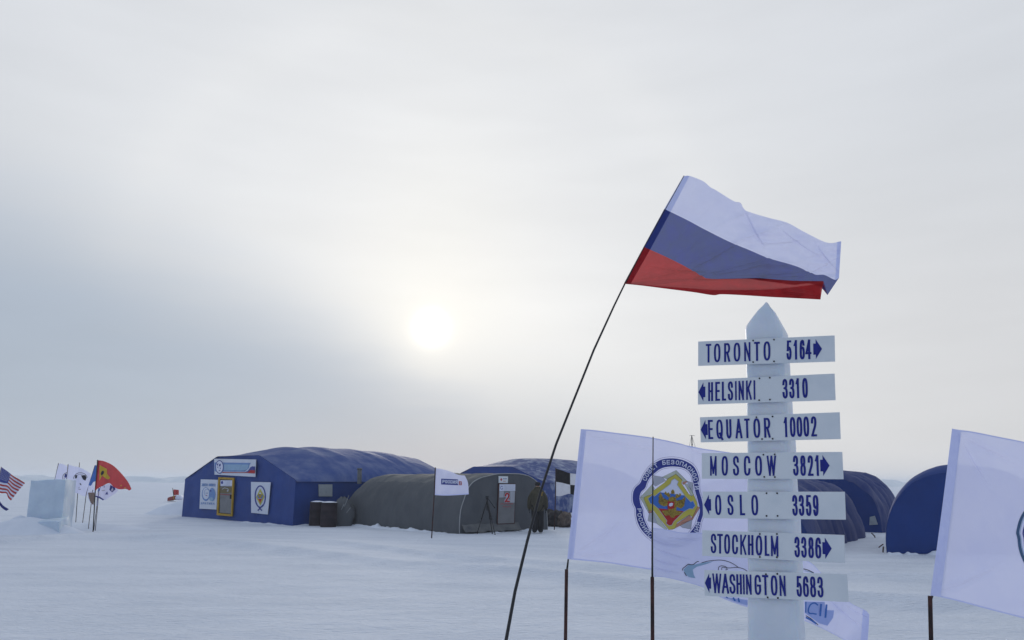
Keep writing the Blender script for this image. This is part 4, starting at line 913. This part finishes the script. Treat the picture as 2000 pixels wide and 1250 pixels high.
for q in ([(475, 400), (510, 400), (500, 450), (470, 455)], [(570, 405), (640, 400), (660, 440), (640, 490), (600, 470)], [(545, 525), (570, 540), (575, 570), (550, 550)], [(525, 595), (545, 590), (540, 605)]): ar.poly(z6(q), 1)
ar.line(z6([(525, 625), (565, 632)]), 1, 0); ar.build('emblem', [M['kprint'], M['kprint']], c, s_)
g = G(); pts = down([at(155.4, 903.4, 33.5), at(153.4, 935, 33.5)], -.1); g.tube(pts, .014, 6); b = pts[-1]
tag(g.out('bare_pole', M['rod'], base=(b.x, b.y, 0)), 'thin bare pole sticking up behind the white crest flag', 'pole')
# blue over white flag
small_flag('blue and white flag hanging limp on the leaning left pole', z6([(797, 238), (700, 550), (655, 700), (616, 1005)]), [z6([(797, 240), (815, 240), (835, 262)]), z6([(742, 420), (770, 430), (808, 500)]), z6([(690, 565), (730, 570), (765, 510)]), z6([(662, 700), (720, 640), (790, 690)])], 30, [M['bprint'], M['flag']], lambda v, u: 0 if v < 2 else 1)
t, c, s_ = small_flag('narrow white flag with a tan coat of arms', z6([(760, 640), (735, 865), (706, 1115)]), [z6([(665, 690), (730, 660), (790, 690)]), z6([(690, 790), (735, 790), (785, 790)]), z6([(725, 862), (750, 880), (772, 905)])], 28.6, [M['flag']])
ar = Art(.004); ar.lift = .012; ar.poly(z6([(682, 685), (785, 682), (790, 800), (770, 885), (730, 855), (700, 780)]), 0, 5); ar.build('emblem', [M['bronze']], c, s_)
# white flag with dark shapes, below the red
t, c, s_ = small_flag('white flag with navy marks under the red flag', z6([(857, 600), (855, 705), (840, 900), (815, 1155)]), [z6([(855, 610), (950, 565), (1040, 535), (1110, 570), (1175, 625)]), z6([(830, 680), (940, 680), (1050, 670), (1150, 680)]), z6([(800, 742), (870, 765), (935, 802), (975, 798), (1050, 745)])], 28.4, [M['flag']], vs=True)
ar = Art(.004); ar.lift = .012; ar.poly(z6([(800, 735), (870, 748), (942, 795), (930, 812), (860, 772), (800, 752)]), 0, 5)
ar.poly(z6([(1045, 560), (1120, 600), (1130, 630), (1075, 680), (1030, 640)]), 0, 5); ar.poly(z6([(850, 620), (880, 610), (870, 660), (840, 665)]), 2, 5); ar.layer(); ar.poly(z6([(1055, 640), (1085, 600), (1095, 640), (1070, 665)]), 1, 5); ar.poly(z6([(960, 715), (995, 665), (1010, 715)]), 0, 5)
ar.line(z6([(885, 610), (880, 580), (950, 575), (945, 605)]), .9, 0); ar.line(z6([(905, 655), (960, 645)]), 1.4, 3); ar.build('emblem', [M['nprint'], M['wprint'], M['bprint'], M['lgrey']], c, s_)
small_flag('rolled pale flag on the short rearmost pole of the bunch', z6([(836, 735), (822, 940), (796, 1145)]), [z6([(836, 740), (850, 745), (858, 760)]), z6([(822, 900), (832, 905), (835, 880)])], 28.5, [M['hem']])
# red flag with yellow patch
t, c, s_ = small_flag('red flag with a yellow diamond patch, foremost of the bunch', z6([(838, 152), (800, 660), (775, 1130)]), [z6([(838, 155), (950, 175), (1100, 250), (1250, 400), (1340, 520), (1390, 625)]), z6([(815, 420), (930, 430), (1050, 460), (1180, 530), (1300, 610), (1372, 640)]), z6([(795, 662), (850, 612), (940, 565), (1030, 530), (1100, 590), (1190, 630), (1300, 625), (1350, 650)])], 27.8, [M['fred'], M['fredh']], lambda v, u: 1 if u < .05 else 0, vs=True, wp=2.0, pm='rod', nc=50)
ar = Art(.004); ar.lift = .06; ar.poly(z6([(870, 235), (990, 300), (992, 380), (1042, 440), (1020, 470), (980, 460), (910, 405), (870, 490)]), 0, 5); ar.layer()
ar.poly(z6([(895, 350), (920, 325), (942, 335), (940, 370), (905, 410), (890, 385)]), 1, 5); ar.poly(z6([(1215, 560), (1232, 560), (1228, 580), (1212, 578)]), 0, 5); ar.poly(z6([(1270, 605), (1298, 600), (1292, 618), (1275, 618)]), 0, 5)
ar.build('emblem', [mat('flag_yellow', (0.62, 0.46, 0.04), .7, trans=.2), M['kprint']], c, s_)
# stars and stripes, cut by the frame
z7 = lambda L: [(x / 6.944, 880 + y / 6.944) for x, y in L]
def mfU(v, u):
    k = int(v / 2 * 13)
    if u < .40 and k < 7: return 2
    return 1 if k % 2 == 0 else 0
t, c, s_ = small_flag('striped flag with a starred blue corner at the left edge', z7([(20, 220), (-40, 500), (-110, 900), (-150, 1150)]), [z7([(20, 225), (100, 280), (175, 340), (260, 390), (340, 440)]), z7([(-15, 410), (60, 430), (110, 440), (170, 500), (255, 540)]), z7([(-60, 560), (20, 578), (85, 582), (110, 640), (148, 678)])], 25, [M['wprint'], M['rprint'], M['nprint']], mfU, nc=60, group='flags at the left edge of the camp', slope=.8, sub=13)
ar = Art(.004); ar.lift = .014
for i in range(6):
    for j in range(6):
        u = .06 + .145 * i + .02 * (j % 2); v = .10 + .15 * j
        x = (1 - v) * (20 + 155 * u) + v * (-15 + 115 * u); y = (1 - v) * (225 + 115 * u) + v * (400 + 35 * u); a_ = []
        for k in range(10): rr = 7 if k % 2 == 0 else 3; a_.append((x + rr * math.sin(k * math.pi / 5), y - rr * math.cos(k * math.pi / 5)))
        ar.poly(z7(a_), 0)
ar.build('star_field', [M['wprint']], c, s_)
small_flag('dark blue flag tip drooping below the striped flag', z7([(-30, 500), (-60, 700), (-110, 1100)]), [z7([(-50, 610), (0, 690), (50, 750), (122, 795)]), z7([(-55, 660), (0, 750), (40, 790), (85, 818)])], 24.6, [M['fblueh'], M['fredh']], lambda v, u: 1 if v > .85 and u < .3 else 0, group='flags at the left edge of the camp')

# ------------------------------------------------------------------ ice block
def rough_box(name, P, top, m, parent=None, amp=.02, n=14, base=None, seedn=0, flat=False):
    """prism on footprint P (4 points) with slightly rough faces"""
    g = G(); f = [Vector(p) for p in P]; tf = [Vector(p) for p in top]
    def wob(p, k): return p + Vector((noise.noise(p * 1.7 + Vector((k, 0, seedn))), noise.noise(p * 1.7 + Vector((0, k, seedn))), noise.noise(p * 1.7 + Vector((0, seedn, k))))) * amp
    def face(a, b, c_, d_):
        g.grid([[wob(a.lerp(b, i / n).lerp(d_.lerp(c_, i / n), j / n), 3) for j in range(n + 1)] for i in range(n + 1)])
    for i in range(4): face(f[i], f[(i + 1) % 4], tf[(i + 1) % 4], tf[i])
    face(tf[0], tf[1], tf[2], tf[3])
    bm_ = g.out(name, m, parent, smooth=True, base=base); me = bm_.data
    b = bmesh.new(); b.from_mesh(me); bmesh.ops.remove_doubles(b, verts=b.verts, dist=.002); b.to_mesh(me); b.free()
    me.polygons.foreach_set('use_smooth', [False] * len(me.polygons)) if flat else me.set_sharp_from_angle(angle=R(40))
    return bm_
Y0 = 27.0
fl, frr = at(52, 1026, Y0), at(121, 1024, Y0); bk = Vector((-.42, 1.40, 0)); 
tl, tr = at(59.5, 938, Y0), at(128.5, 937, Y0)
fl.z = frr.z = -.1
ib = thing('ice_block', ((fl.x + frr.x) / 2, Y0, 0), 'tall square block of ice on a rough plinth among the flags', 'ice block')
rough_box('block', [fl, frr, frr + bk, fl + bk], [tl, tr, tr + bk + Z * -.02, tl + bk - Z * .02], M['ice_dull'], ib, .06)
pl = [at(24, 1036, Y0 - .6), at(112, 1043, Y0 - .9)]; 
for p in pl: p.z = -.1
a, b = pl
rough_box('plinth', [a, b, b + Vector((-.50, 1.5, 0)), a + Vector((-.5, 1.6, 0))], [a + Vector((.25, .1, .42)), b + Vector((0, 0, .50)), b + Vector((-.50, 1.4, .55)), a + Vector((-.2, 1.4, .60))], M['ice_dull'], ib, .12, seedn=4)
mound('snow_drift', (at(60, 1040, Y0 - .2).x, Y0 - .3, 0), 2.1, 1.1, .48, 0.05, 5); mound('snow_drift', (at(28, 1030, Y0).x, Y0 + .2, 0), .8, .6, .5, 0, 8)
mound('snow_drift', (at(170, 1020, 29).x, 29.5, 0), 2.2, 1.2, .16, 0, 12)

# ------------------------------------------------------------------ red drum sled with small flag (far left of the tent)
ys = 58.0; zs = lambda L: [(310 + x / 17.85, 940 + y / 17.85) for x, y in L]
p = ground(342, 979); ys = p.y
t = thing('sled', (p.x, p.y, 0), 'small red sled with a white drum and a red flag, left of the blue tent', 'sled')
q = [at(*k, ys) for k in zs([(300, 690), (305, 590), (340, 560), (560, 500), (690, 505), (715, 560), (690, 655), (420, 640), (385, 680)])]
g = G(); g.slab(q, (0, 1, 0), .7); g.out('body', M['redplas'], t, False)
c_ = at(*zs([(655, 575)])[0], ys - .05); g = G(); g.tube([c_, c_ + Vector((0, .8, 0))], .105 * 1.1 * 1.6, 16); g.out('drum', M['wprint'], t)
g = G(); g.tube([at(*k, ys - .03) for k in zs([(522, 500), (528, 640)])], .03, 6); g.out('strap', M['yellow'], t)
g = G(); g.tube([at(*k, ys + .2) for k in zs([(485, 235), (520, 500)])], .025, 6); g.out('pole', M['rod'], t)
g = G(); R0 = catmull([(*k, 0) for k in zs([(510, 285), (600, 290), (700, 300)])], 14); R1 = catmull([(*k, 0) for k in zs([(525, 490), (600, 480), (705, 470)])], 14)
g.grid([[at(R0[j].lerp(R1[j], i / 6).x, R0[j].lerp(R1[j], i / 6).y, ys + .2 + .08 * math.sin(j)) for j in range(14)] for i in range(7)]); g.out('cloth', mat('bright_red_cloth', (.42, .04, .05), .8, trans=.3), t)

# ------------------------------------------------------------------ radio mast far behind
ym = 150.0; zm = lambda x, y: at(1320 + x / 31.25, 840 + y / 31.25, ym)
b = zm(965, 1000); b.z = 0
t = thing('radio_mast', b, 'thin lattice mast with guy lines, far behind the crest flag', 'mast')
top = zm(968, 320); g = G()
for a_ in range(3):
    o = Vector((.14 * math.cos(a_ * 2.1), .14 * math.sin(a_ * 2.1), 0)); g.tube([b + o * 2.4, top + o * .5], .05, 5)
for k in range(16):
    f = k / 16; z0, z1 = b.lerp(top, f), b.lerp(top, (k + 1) / 16); w_ = .34 * (1 - f) + .07; sg_ = 1 if k % 2 else -1
    g.tube([z0 + Vector((w_ * sg_, 0, 0)), z1 - Vector((w_ * sg_, 0, 0))], .03, 4)
g.out('mast', M['metal'], t)
g = G(); g.tube([zm(830, 350), top, zm(1160, 350)], .035, 5); g.out('antenna', M['metal'], t)
for x_ in (-2.6, 2.9):
    g = G(); g.tube([top, Vector((b.x + x_, b.y, 0))], .03, 4); g.out('guy_rope', M['metal'], t)

# ------------------------------------------------------------------ bundle by the tents
def lump(name, c, rx, ry, rz, m, label=None, cat=None, seedn=0, parent=None, amp=.3):
    g = G(); rows = []
    for i in range(25):
        ph = math.pi * i / 24; row = []
        for k in range(37):
            th = 2 * math.pi * (k % 36) / 36; d = Vector((math.sin(ph) * math.cos(th), math.sin(ph) * math.sin(th), math.cos(ph)))
            q = 1 + amp * noise.noise(d * 1.7 + Vector((seedn, 0, 0))) + amp * .5 * noise.noise(d * 5 + Vector((0, seedn, 0)))
            row.append(Vector(c) + Vector((d.x * rx * q, d.y * ry * q, d.z * rz * q)))
        rows.append(row)
    g.grid(rows); o = g.out(name, m, parent, base=(c[0], c[1], 0))
    if label: tag(o, label, cat)
    return o
p = ground(1084, 1027); lump('cargo_bundle', (p.x, p.y + .3, .20), .60, .42, .34, M['bundle'], 'dark wrapped bundle lying at the foot of the chequered flag', 'bundle', 3, amp=.5)
p = ground(1104, 1029); lump('canvas_sack', (p.x, p.y + .2, .24), .30, .30, .30, M['tan'], 'tan canvas sack at the right end of the dark bundle', 'sack', 6, amp=.45)
p = ground(1074, 1020); lump('dark_crate_cover', (p.x + .12, p.y + .5, .18), .34, .36, .36, M['black'], 'tall dark cover standing behind the person in the olive parka', 'cover', 9, amp=.35)

# ------------------------------------------------------------------ tripod
yt = 25.6
p = ground(952, 1041); yt = p.y
ap = at(951.5, 977, yt)
t = thing('camera_tripod', (p.x, p.y, 0), 'black tripod with no camera in front of the grey tent', 'tripod')
for (x_, y_, dy) in ((932, 1040, -.05), (961.5, 1041, .25), (967, 1043, -.35)):
    e = at(x_, y_, yt + dy); e.z = -.02; md = ap.lerp(e, .55); g = G(); g.tube([ap, md], .021, 7); g.tube([md - (md - ap).normalized() * .06, md + (md - ap).normalized() * .03], .030, 7); g.tube([md, e], .014, 7); g.tube([e, e - Z * .02], .024, 7); g.out('leg', M['metal'], t)
g = G(); g.tube([ap - Z * .35, ap + Z * .06], .02, 8); g.tube([ap + Z * .03, ap + Z * .10], [.045, .05], 10); g.box(ap + Z * .125, (.055, 0, 0), (0, .05, 0), (0, 0, .02)); g.out('head', M['metal'], t)
g = G(); g.tube([ap + Z * .09, at(966.5, 992, yt - .2)], .011, 6); g.tube([at(964, 988.5, yt - .18), at(966.8, 992.6, yt - .2)], .018, 6); g.out('pan_handle', M['black'], t)

# ------------------------------------------------------------------ signpost
PLa, PLb = at(1363, 940, 4.46), at(1640, 940, 4.10)
dv = (PLb - PLa); dv.z = 0; dv.normalize(); nv = Vector((dv.y, -dv.x, 0))
if nv.y > 0: nv = -nv
pc = hit(1500, 940, PLa, nv)
sp = thing('signpost', (pc.x, pc.y, 0), 'post of clear ice with a pointed top carrying seven city distance boards', 'signpost')
def onp(px, py, back=0.0): return hit(px, py, PLa - nv * back, nv)
# post profile: (y, x left, x right)
prof = [(1250, 1460, 1561), (1130, 1459.5, 1557), (1040, 1459, 1552), (960, 1458.5, 1547), (860, 1457.5, 1541), (800, 1457, 1537), (735, 1457, 1532), (690, 1455, 1529), (643, 1454, 1526.5), (636, 1456, 1524.5), (622, 1466, 1517.5), (606, 1479, 1509), (596, 1489, 1500), (590.5, 1494, 1497.5)]
bkd = .235; rows = []
L0, R0_ = onp(1460, 1250, .018), onp(1561, 1250, .018)
L1, R1_ = onp(1459.5, 1130, .018), onp(1557, 1130, .018)
kz = (L0.z + .15) / (L1.z - L0.z); Lg, Rg = L0 - (L1 - L0) * kz, R0_ - (R1_ - R0_) * kz; Lg.z = Rg.z = -.15
prs = [(Lg, Rg)] + [(Lg.lerp(L0, k / 8), Rg.lerp(R0_, k / 8)) for k in range(1, 8)]
for i in range(len(prof) - 1):
    y0_, a0, b0 = prof[i]; y1_, a1, b1 = prof[i + 1]; n = max(1, int((y0_ - y1_) / 14))
    for k in range(n):
        f = k / n; prs.append((onp(a0 + (a1 - a0) * f, y0_ + (y1_ - y0_) * f, .018), onp(b0 + (b1 - b0) * f, y0_ + (y1_ - y0_) * f, .018)))
prs.append((onp(1494, 590.5, .018), onp(1497.5, 590.5, .018)))
g = G(); nn_ = 10
wfull = (prs[8][1] - prs[8][0]).length
for l, r in prs:
    dd = bkd * (1.0 if (r - l).length > .20 else max(.25, (r - l).length / .22)); l2, r2 = l - nv * dd, r - nv * dd; ring = []
    for (a_, b_) in ((l, r), (r, r2), (r2, l2), (l2, l)):
        for k in range(nn_):
            p = a_.lerp(b_, k / nn_)
            cc = (l + r2) / 2; e = abs(k / nn_ - .0); rd = .012 if k == 0 else 0
            v_ = p + (cc - p).normalized() * rd; q_ = v_ * 6
            ring.append(v_ + Vector((noise.noise(q_), noise.noise(q_ + Vector((9, 0, 0))), 0)) * .006 + Vector((noise.noise(v_ * 25), noise.noise(v_ * 25 + Vector((5, 0, 0))), 0)) * .0015)
    rows.append(ring + [ring[0]])
g.grid(rows); g.add(rows[-1][:-1], [tuple(range(len(rows[-1]) - 1))])
o = g.out('post', M['ice'], sp); o.data.set_sharp_from_angle(angle=R(38))

zA = lambda x, y: (1340 + x / 3.906, 580 + y / 3.906); zB = lambda x, y: (1340 + x / 3.205, 860 + y / 3.205)
BO = [
 (zA, [(1363.5, 667), (1630, 655), (1631, 706), (1363.5, 714.5)], 92, 1133, [('T', 178, 42), ('O', 248, 50), ('R', 328, 46), ('O', 406, 50), ('N', 487, 46), ('T', 562, 42), ('O', 638, 50), ('5', 803, 36), ('1', 852, 34), ('6', 900, 36), ('4', 944, 40)], (980, 1043), [(512, 333), (671, 326), (512, 497), (671, 491)], 'top board'),
 (zA, [(1363, 742), (1630, 729.5), (1632, 781.5), (1363, 790)], 90, 1137, [('H', 195, 38), ('E', 252, 36), ('L', 303, 32), ('S', 355, 40), ('I', 398, 13), ('N', 440, 40), ('K', 500, 42), ('I', 543, 13), ('3', 775, 38), ('3', 825, 38), ('1', 868, 34), ('0', 922, 38)], (152, 95), [(560, 621), (639, 616), (558, 788), (640, 783)], 'second board'),
 (zA, [(1367, 815), (1640, 805), (1642, 857.5), (1368.5, 864)], 107, 1175, [('E', 192, 38), ('Q', 265, 50), ('U', 340, 40), ('A', 419, 52), ('T', 485, 40), ('O', 560, 50), ('R', 640, 46), ('1', 780, 34), ('0', 832, 40), ('0', 882, 40), ('0', 932, 40), ('2', 987, 40)], (168, 110), [(537, 917), (660, 912), (580, 1084), (661, 1082)], 'third board'),
 (zB, [(1370.5, 885), (1645, 882.5), (1647.5, 936), (1370.5, 935)], 98, 982, [('M', 177, 42), ('O', 253, 40), ('S', 327, 38), ('C', 399, 40), ('O', 472, 42), ('W', 554, 56), ('3', 703, 32), ('8', 747, 32), ('2', 792, 32), ('1', 832, 30)], (850, 905), [(484, 90), (555, 88), (490, 229), (556, 230)], 'fourth board'),
 (zB, [(1372, 960), (1650, 960.5), (1652, 1015), (1373, 1012)], 103, 1000, [('O', 208, 40), ('S', 290, 38), ('L', 368, 32), ('O', 448, 42), ('3', 700, 32), ('3', 740, 32), ('5', 783, 32), ('9', 826, 32)], (160, 112), [(504, 331), (570, 331), (504, 473), (573, 473)], 'fifth board'),
 (zB, [(1371.5, 1035.5), (1649, 1045), (1650.5, 1100), (1371.5, 1085.5)], 100, 995, [('S', 177, 36), ('T', 221, 36), ('O', 268, 38), ('C', 320, 38), ('K', 374, 38), ('H', 422, 34), ('O', 475, 40), ('L', 526, 28), ('M', 574, 44), ('3', 713, 32), ('3', 754, 32), ('8', 797, 32), ('6', 840, 34)], (865, 920), [(462, 586), (569, 586), (462, 730), (569, 732)], 'sixth board'),
 (zB, [(1375.5, 1113.5), (1654.5, 1121.5), (1657.5, 1176), (1376, 1163.5)], 114, 1017, [('W', 199, 58), ('A', 256, 46), ('S', 303, 38), ('H', 347, 34), ('I', 378, 11), ('N', 410, 34), ('G', 468, 40), ('T', 517, 38), ('O', 572, 40), ('N', 625, 36), ('5', 727, 32), ('6', 768, 34), ('8', 811, 34), ('3', 855, 34)], (160, 117), [(500, 838), (571, 836), (511, 983), (575, 987)], 'bottom board')]
NAMES = ['TORONTO 5164', 'HELSINKI 3310', 'EQUATOR 10002', 'MOSCOW 3821', 'OSLO 3359', 'STOCKHOLM 3386', 'WASHINGTON 5683']
for i, (zz, cs, xa, xb, txt, arrow, scr, nm) in enumerate(BO):
    q = [onp(*p) for p in cs]
    bw = (q[1] - q[0]).length
    th = .006
    g = G(); g.slab([p - nv * th for p in q], nv, th); b = g.out('sign_board', M['board'], sp, False, label='%s of the post, reading %s' % (nm, NAMES[i]))
    md = b.modifiers.new('bevel', 'BEVEL'); md.width = .0008; md.segments = 1
    # board-local metric coordinates: X along, Y up from the lower edge
    hB = ((q[3] - q[0]).length + (q[2] - q[1]).length) / 2
    sc_ = bw / (xb - xa)
    def sfb(X, Yv, lift, q=q, bw=bw, hB=hB):
        u, v = X / bw, 1 - Yv / hB
        return q[0].lerp(q[1], u).lerp(q[3].lerp(q[2], u), v) + nv * (lift + .0006)
    ar = Art(.0006); num = False
    H = hB * .76; y0_ = hB * .12; st = hB * .081
    for ch, cx, w_ in txt:
        if (ch.isdigit()) and not num: ar.build('lettering', [M['ink']], b, sfb); ar = Art(.0006); num = True
        glyph(ar, ch, (cx - xa) * sc_, w_ * sc_ * (1.06), H, (st * .84 if ch in 'MWNK' else st) if ch != 'I' else min(st, w_ * sc_), 0, Fn(lambda x, y: (x, y + y0_)))
    ar.build('distance_number', [M['ink']], b, sfb)
    ar = Art(.0006); x0, x1 = (arrow[0] - xa) * sc_, (arrow[1] - xa) * sc_; s_ = 1 if x1 > x0 else -1; w_ = abs(x1 - x0); xm = x0 + s_ * w_ * .28
    ym_ = hB * .5; hh = hB * .385; h2 = hh * .56
    ar.poly([(x0, ym_ - h2), (xm, ym_ - h2), (xm, ym_ - hh), (x1, ym_), (xm, ym_ + hh), (xm, ym_ + h2), (x0, ym_ + h2)], 0, 9)
    ar.build('arrow', [M['ink']], b, sfb)
    for (sx_, sy_) in scr:
        p = onp(*zz(sx_, sy_)) + nv * .001; g = G(); g.tube([p - nv * .02, p + nv * .0025], [.0046, .0046], 10); g.tube([p + nv * .0025, p + nv * .0035], [.0032, .001], 10); g.out('screw', M['screw'], b)

# ------------------------------------------------------------------ person in the olive parka, back to us
pp_ = ground(1050, 1039); px0, py0 = pp_.x, pp_.y
man = thing('person', (px0, py0, 0), 'person in an olive parka and dark trousers seen from behind by the grey tent', 'person')
def skinned(name, verts, edges, rad, m, parent, sub=2, root=0):
    me = bpy.data.meshes.new(name); me.from_pydata([tuple(Vector(v)) for v in verts], edges, []); o = bpy.data.objects.new(name, me); C.objects.link(o)
    s_ = o.modifiers.new('skin', 'SKIN'); u = o.modifiers.new('sub', 'SUBSURF'); u.levels = sub; u.render_levels = sub
    for i, r in enumerate(rad):
        sv = me.skin_vertices[0].data[i]; sv.radius = (r, r) if not isinstance(r, tuple) else r; sv.use_root = (i == root)
    dg = bpy.context.evaluated_depsgraph_get(); ev = bpy.data.meshes.new_from_object(o.evaluated_get(dg)); ev.name = name
    bpy.data.objects.remove(o)
    if not ev.materials: ev.materials.append(m)
    else: ev.materials[0] = m
    ev.polygons.foreach_set('use_smooth', [True] * len(ev.polygons))
    o = bpy.data.objects.new(name, ev); C.objects.link(o); o.parent = parent; BASE[o.name] = BASE[parent.name]; return o
# the figure stands facing away (+Y), weight on both feet, arms a little out, looking half left
V = [(0, 0, .92), (0, -.01, 1.12), (0, 0, 1.34), (0, .02, 1.46), (0.0, .03, 1.54), (0.0, .04, 1.66),
     (-.20, .0, 1.37), (-.27, .02, 1.08), (-.30, .05, .95), (.21, .0, 1.36), (.29, .02, 1.08), (.32, .05, .95),
     (-.10, .0, .88), (-.095, .02, .48), (-.10, -.01, .14), (-.11, .04, .08), (.10, .0, .88), (.10, .03, .48), (.105, -.01, .14), (.115, .04, .08), (0.0, .06, 1.74)]
E_ = [(0, 1), (1, 2), (2, 3), (3, 4), (4, 5), (5, 20), (3, 6), (6, 7), (7, 8), (3, 9), (9, 10), (10, 11), (0, 12), (12, 13), (13, 14), (14, 15), (0, 16), (16, 17), (17, 18), (18, 19)]
rd = [.13, .13, .15, .085, .05, .085, .06, .045, .032, .06, .045, .032, .085, .06, .045, .04, .085, .06, .045, .04, .075]
body = skinned('body', V, E_, rd, M['skin'], man)
# nose, eyes, mouth, ears on the hidden side of the head
g = G()
def blob(g, c, rx, ry, rz, m=0, n=8):
    c = Vector(c) + Vector((px0, py0, 0))
    g.grid([[c + Vector((rx * math.sin(math.pi * i / n) * math.cos(2 * math.pi * k / n), ry * math.sin(math.pi * i / n) * math.sin(2 * math.pi * k / n), rz * math.cos(math.pi * i / n))) for k in range(n + 1)] for i in range(n + 1)], m)
blob(g, (0, .145, 1.655), .014, .022, .025); blob(g, (-.09, .05, 1.66), .012, .02, .032); blob(g, (.09, .05, 1.66), .012, .02, .032)
blob(g, (-.032, .125, 1.685), .013, .01, .009, 1); blob(g, (.032, .125, 1.685), .013, .01, .009, 1); blob(g, (0, .128, 1.61), .026, .01, .007, 2)
g.out('face_features', [M['skin'], M['kprint'], M['rprint']], man)
# parka: bulky torso with sleeves and a hood
V = [(0, .0, .66), (0, -.01, .94), (0, -.015, 1.18), (0, -.01, 1.34), (.0, .0, 1.47), (.0, .0, 1.56),
     (-.18, .0, 1.38), (-.27, .0, 1.10), (-.30, .07, .78), (.19, .0, 1.37), (.28, .0, 1.10), (.31, .07, .79)]
E_ = [(0, 1), (1, 2), (2, 3), (3, 4), (4, 5), (3, 6), (6, 7), (7, 8), (3, 9), (9, 10), (10, 11)]
skinned('parka', V, E_, [(.30, .23), (.29, .23), (.28, .22), (.23, .19), .15, .11, .14, .115, .085, .14, .115, .085], M['olive'], man)
skinned('trousers', [(0, 0, .90), (-.10, 0, .84), (-.095, .02, .48), (-.10, -.01, .02), (.10, 0, .84), (.10, .03, .48), (.11, -.0, .02)], [(0, 1), (1, 2), (2, 3), (0, 4), (4, 5), (5, 6)], [.18, .155, .13, .125, .155, .13, .125], M['black'], man)
for sx_ in (-1, 1):
    skinned('boot', [(sx_ * .105, -.05, .12), (sx_ * .105, -.03, .05), (sx_ * .12, .10, .05), (sx_ * .13, .20, .045)], [(0, 1), (1, 2), (2, 3)], [.11, .10, .085, .07], M['black'], man)
skinned('hat', [(0, .02, 1.60), (0, .02, 1.68), (0, .03, 1.76)], [(0, 1), (1, 2)], [.095, .125, .10], M['black'], man)
skinned('hood', [(-.11, -.02, 1.50), (0, -.08, 1.50), (.11, -.02, 1.50)], [(0, 1), (1, 2)], [.07, .10, .07], M['olive'], man, root=1)
for sx_, hx in ((-1, -.305), (1, .315)):
    vv = [(hx, .09, .84), (hx, .11, .77)]; ee = [(0, 1)]; rr = [.045, .048]
    for k in range(4):
        o_ = (k - 1.5) * .022; i0 = len(vv); ln_ = (.075, .085, .08, .065)[k]
        vv += [(hx, .11 + o_, .73), (hx - sx_ * .012, .115 + o_, .73 - ln_ * .6), (hx - sx_ * .035, .12 + o_, .73 - ln_)]; ee += [(1, i0), (i0, i0 + 1), (i0 + 1, i0 + 2)]; rr += [.013, .011, .010]
    i0 = len(vv); vv += [(hx - sx_ * .015, .155, .775), (hx - sx_ * .02, .175, .735)]; ee += [(1, i0), (i0, i0 + 1)]; rr += [.015, .012]
    skinned('glove', vv, ee, rr, M['black'], man, 1)
g = G(); rows = [[Vector((px0 + .10 + .10 * i / 6, py0 - .205 + .02 * (i / 6) ** 2 * 3, 1.28 + .14 * j / 4 - .03 * i / 6)) for i in range(7)] for j in range(5)]; g.grid(rows); g.out('shoulder_patch', M['patch'], man)

# ------------------------------------------------------------------ air
g = G(); g.box((0, 2300, 4.6), (2800, 0, 0), (0, 2400, 0), (0, 0, 8.4))
hz = tag(g.out('haze', None or bpy.data.materials.new('haze_air'), smooth=False), kind='stuff')
hm = hz.data.materials[0]; hm.use_nodes = True; t = hm.node_tree; t.nodes.clear()
ov = t.nodes.new('ShaderNodeOutputMaterial'); pv = t.nodes.new('ShaderNodeVolumePrincipled')
pv.inputs['Color'].default_value = (0.86, 0.90, 0.95, 1); pv.inputs['Density'].default_value = 0.0008; pv.inputs['Anisotropy'].default_value = 0.2
t.links.new(pv.outputs[0], ov.inputs['Volume'])
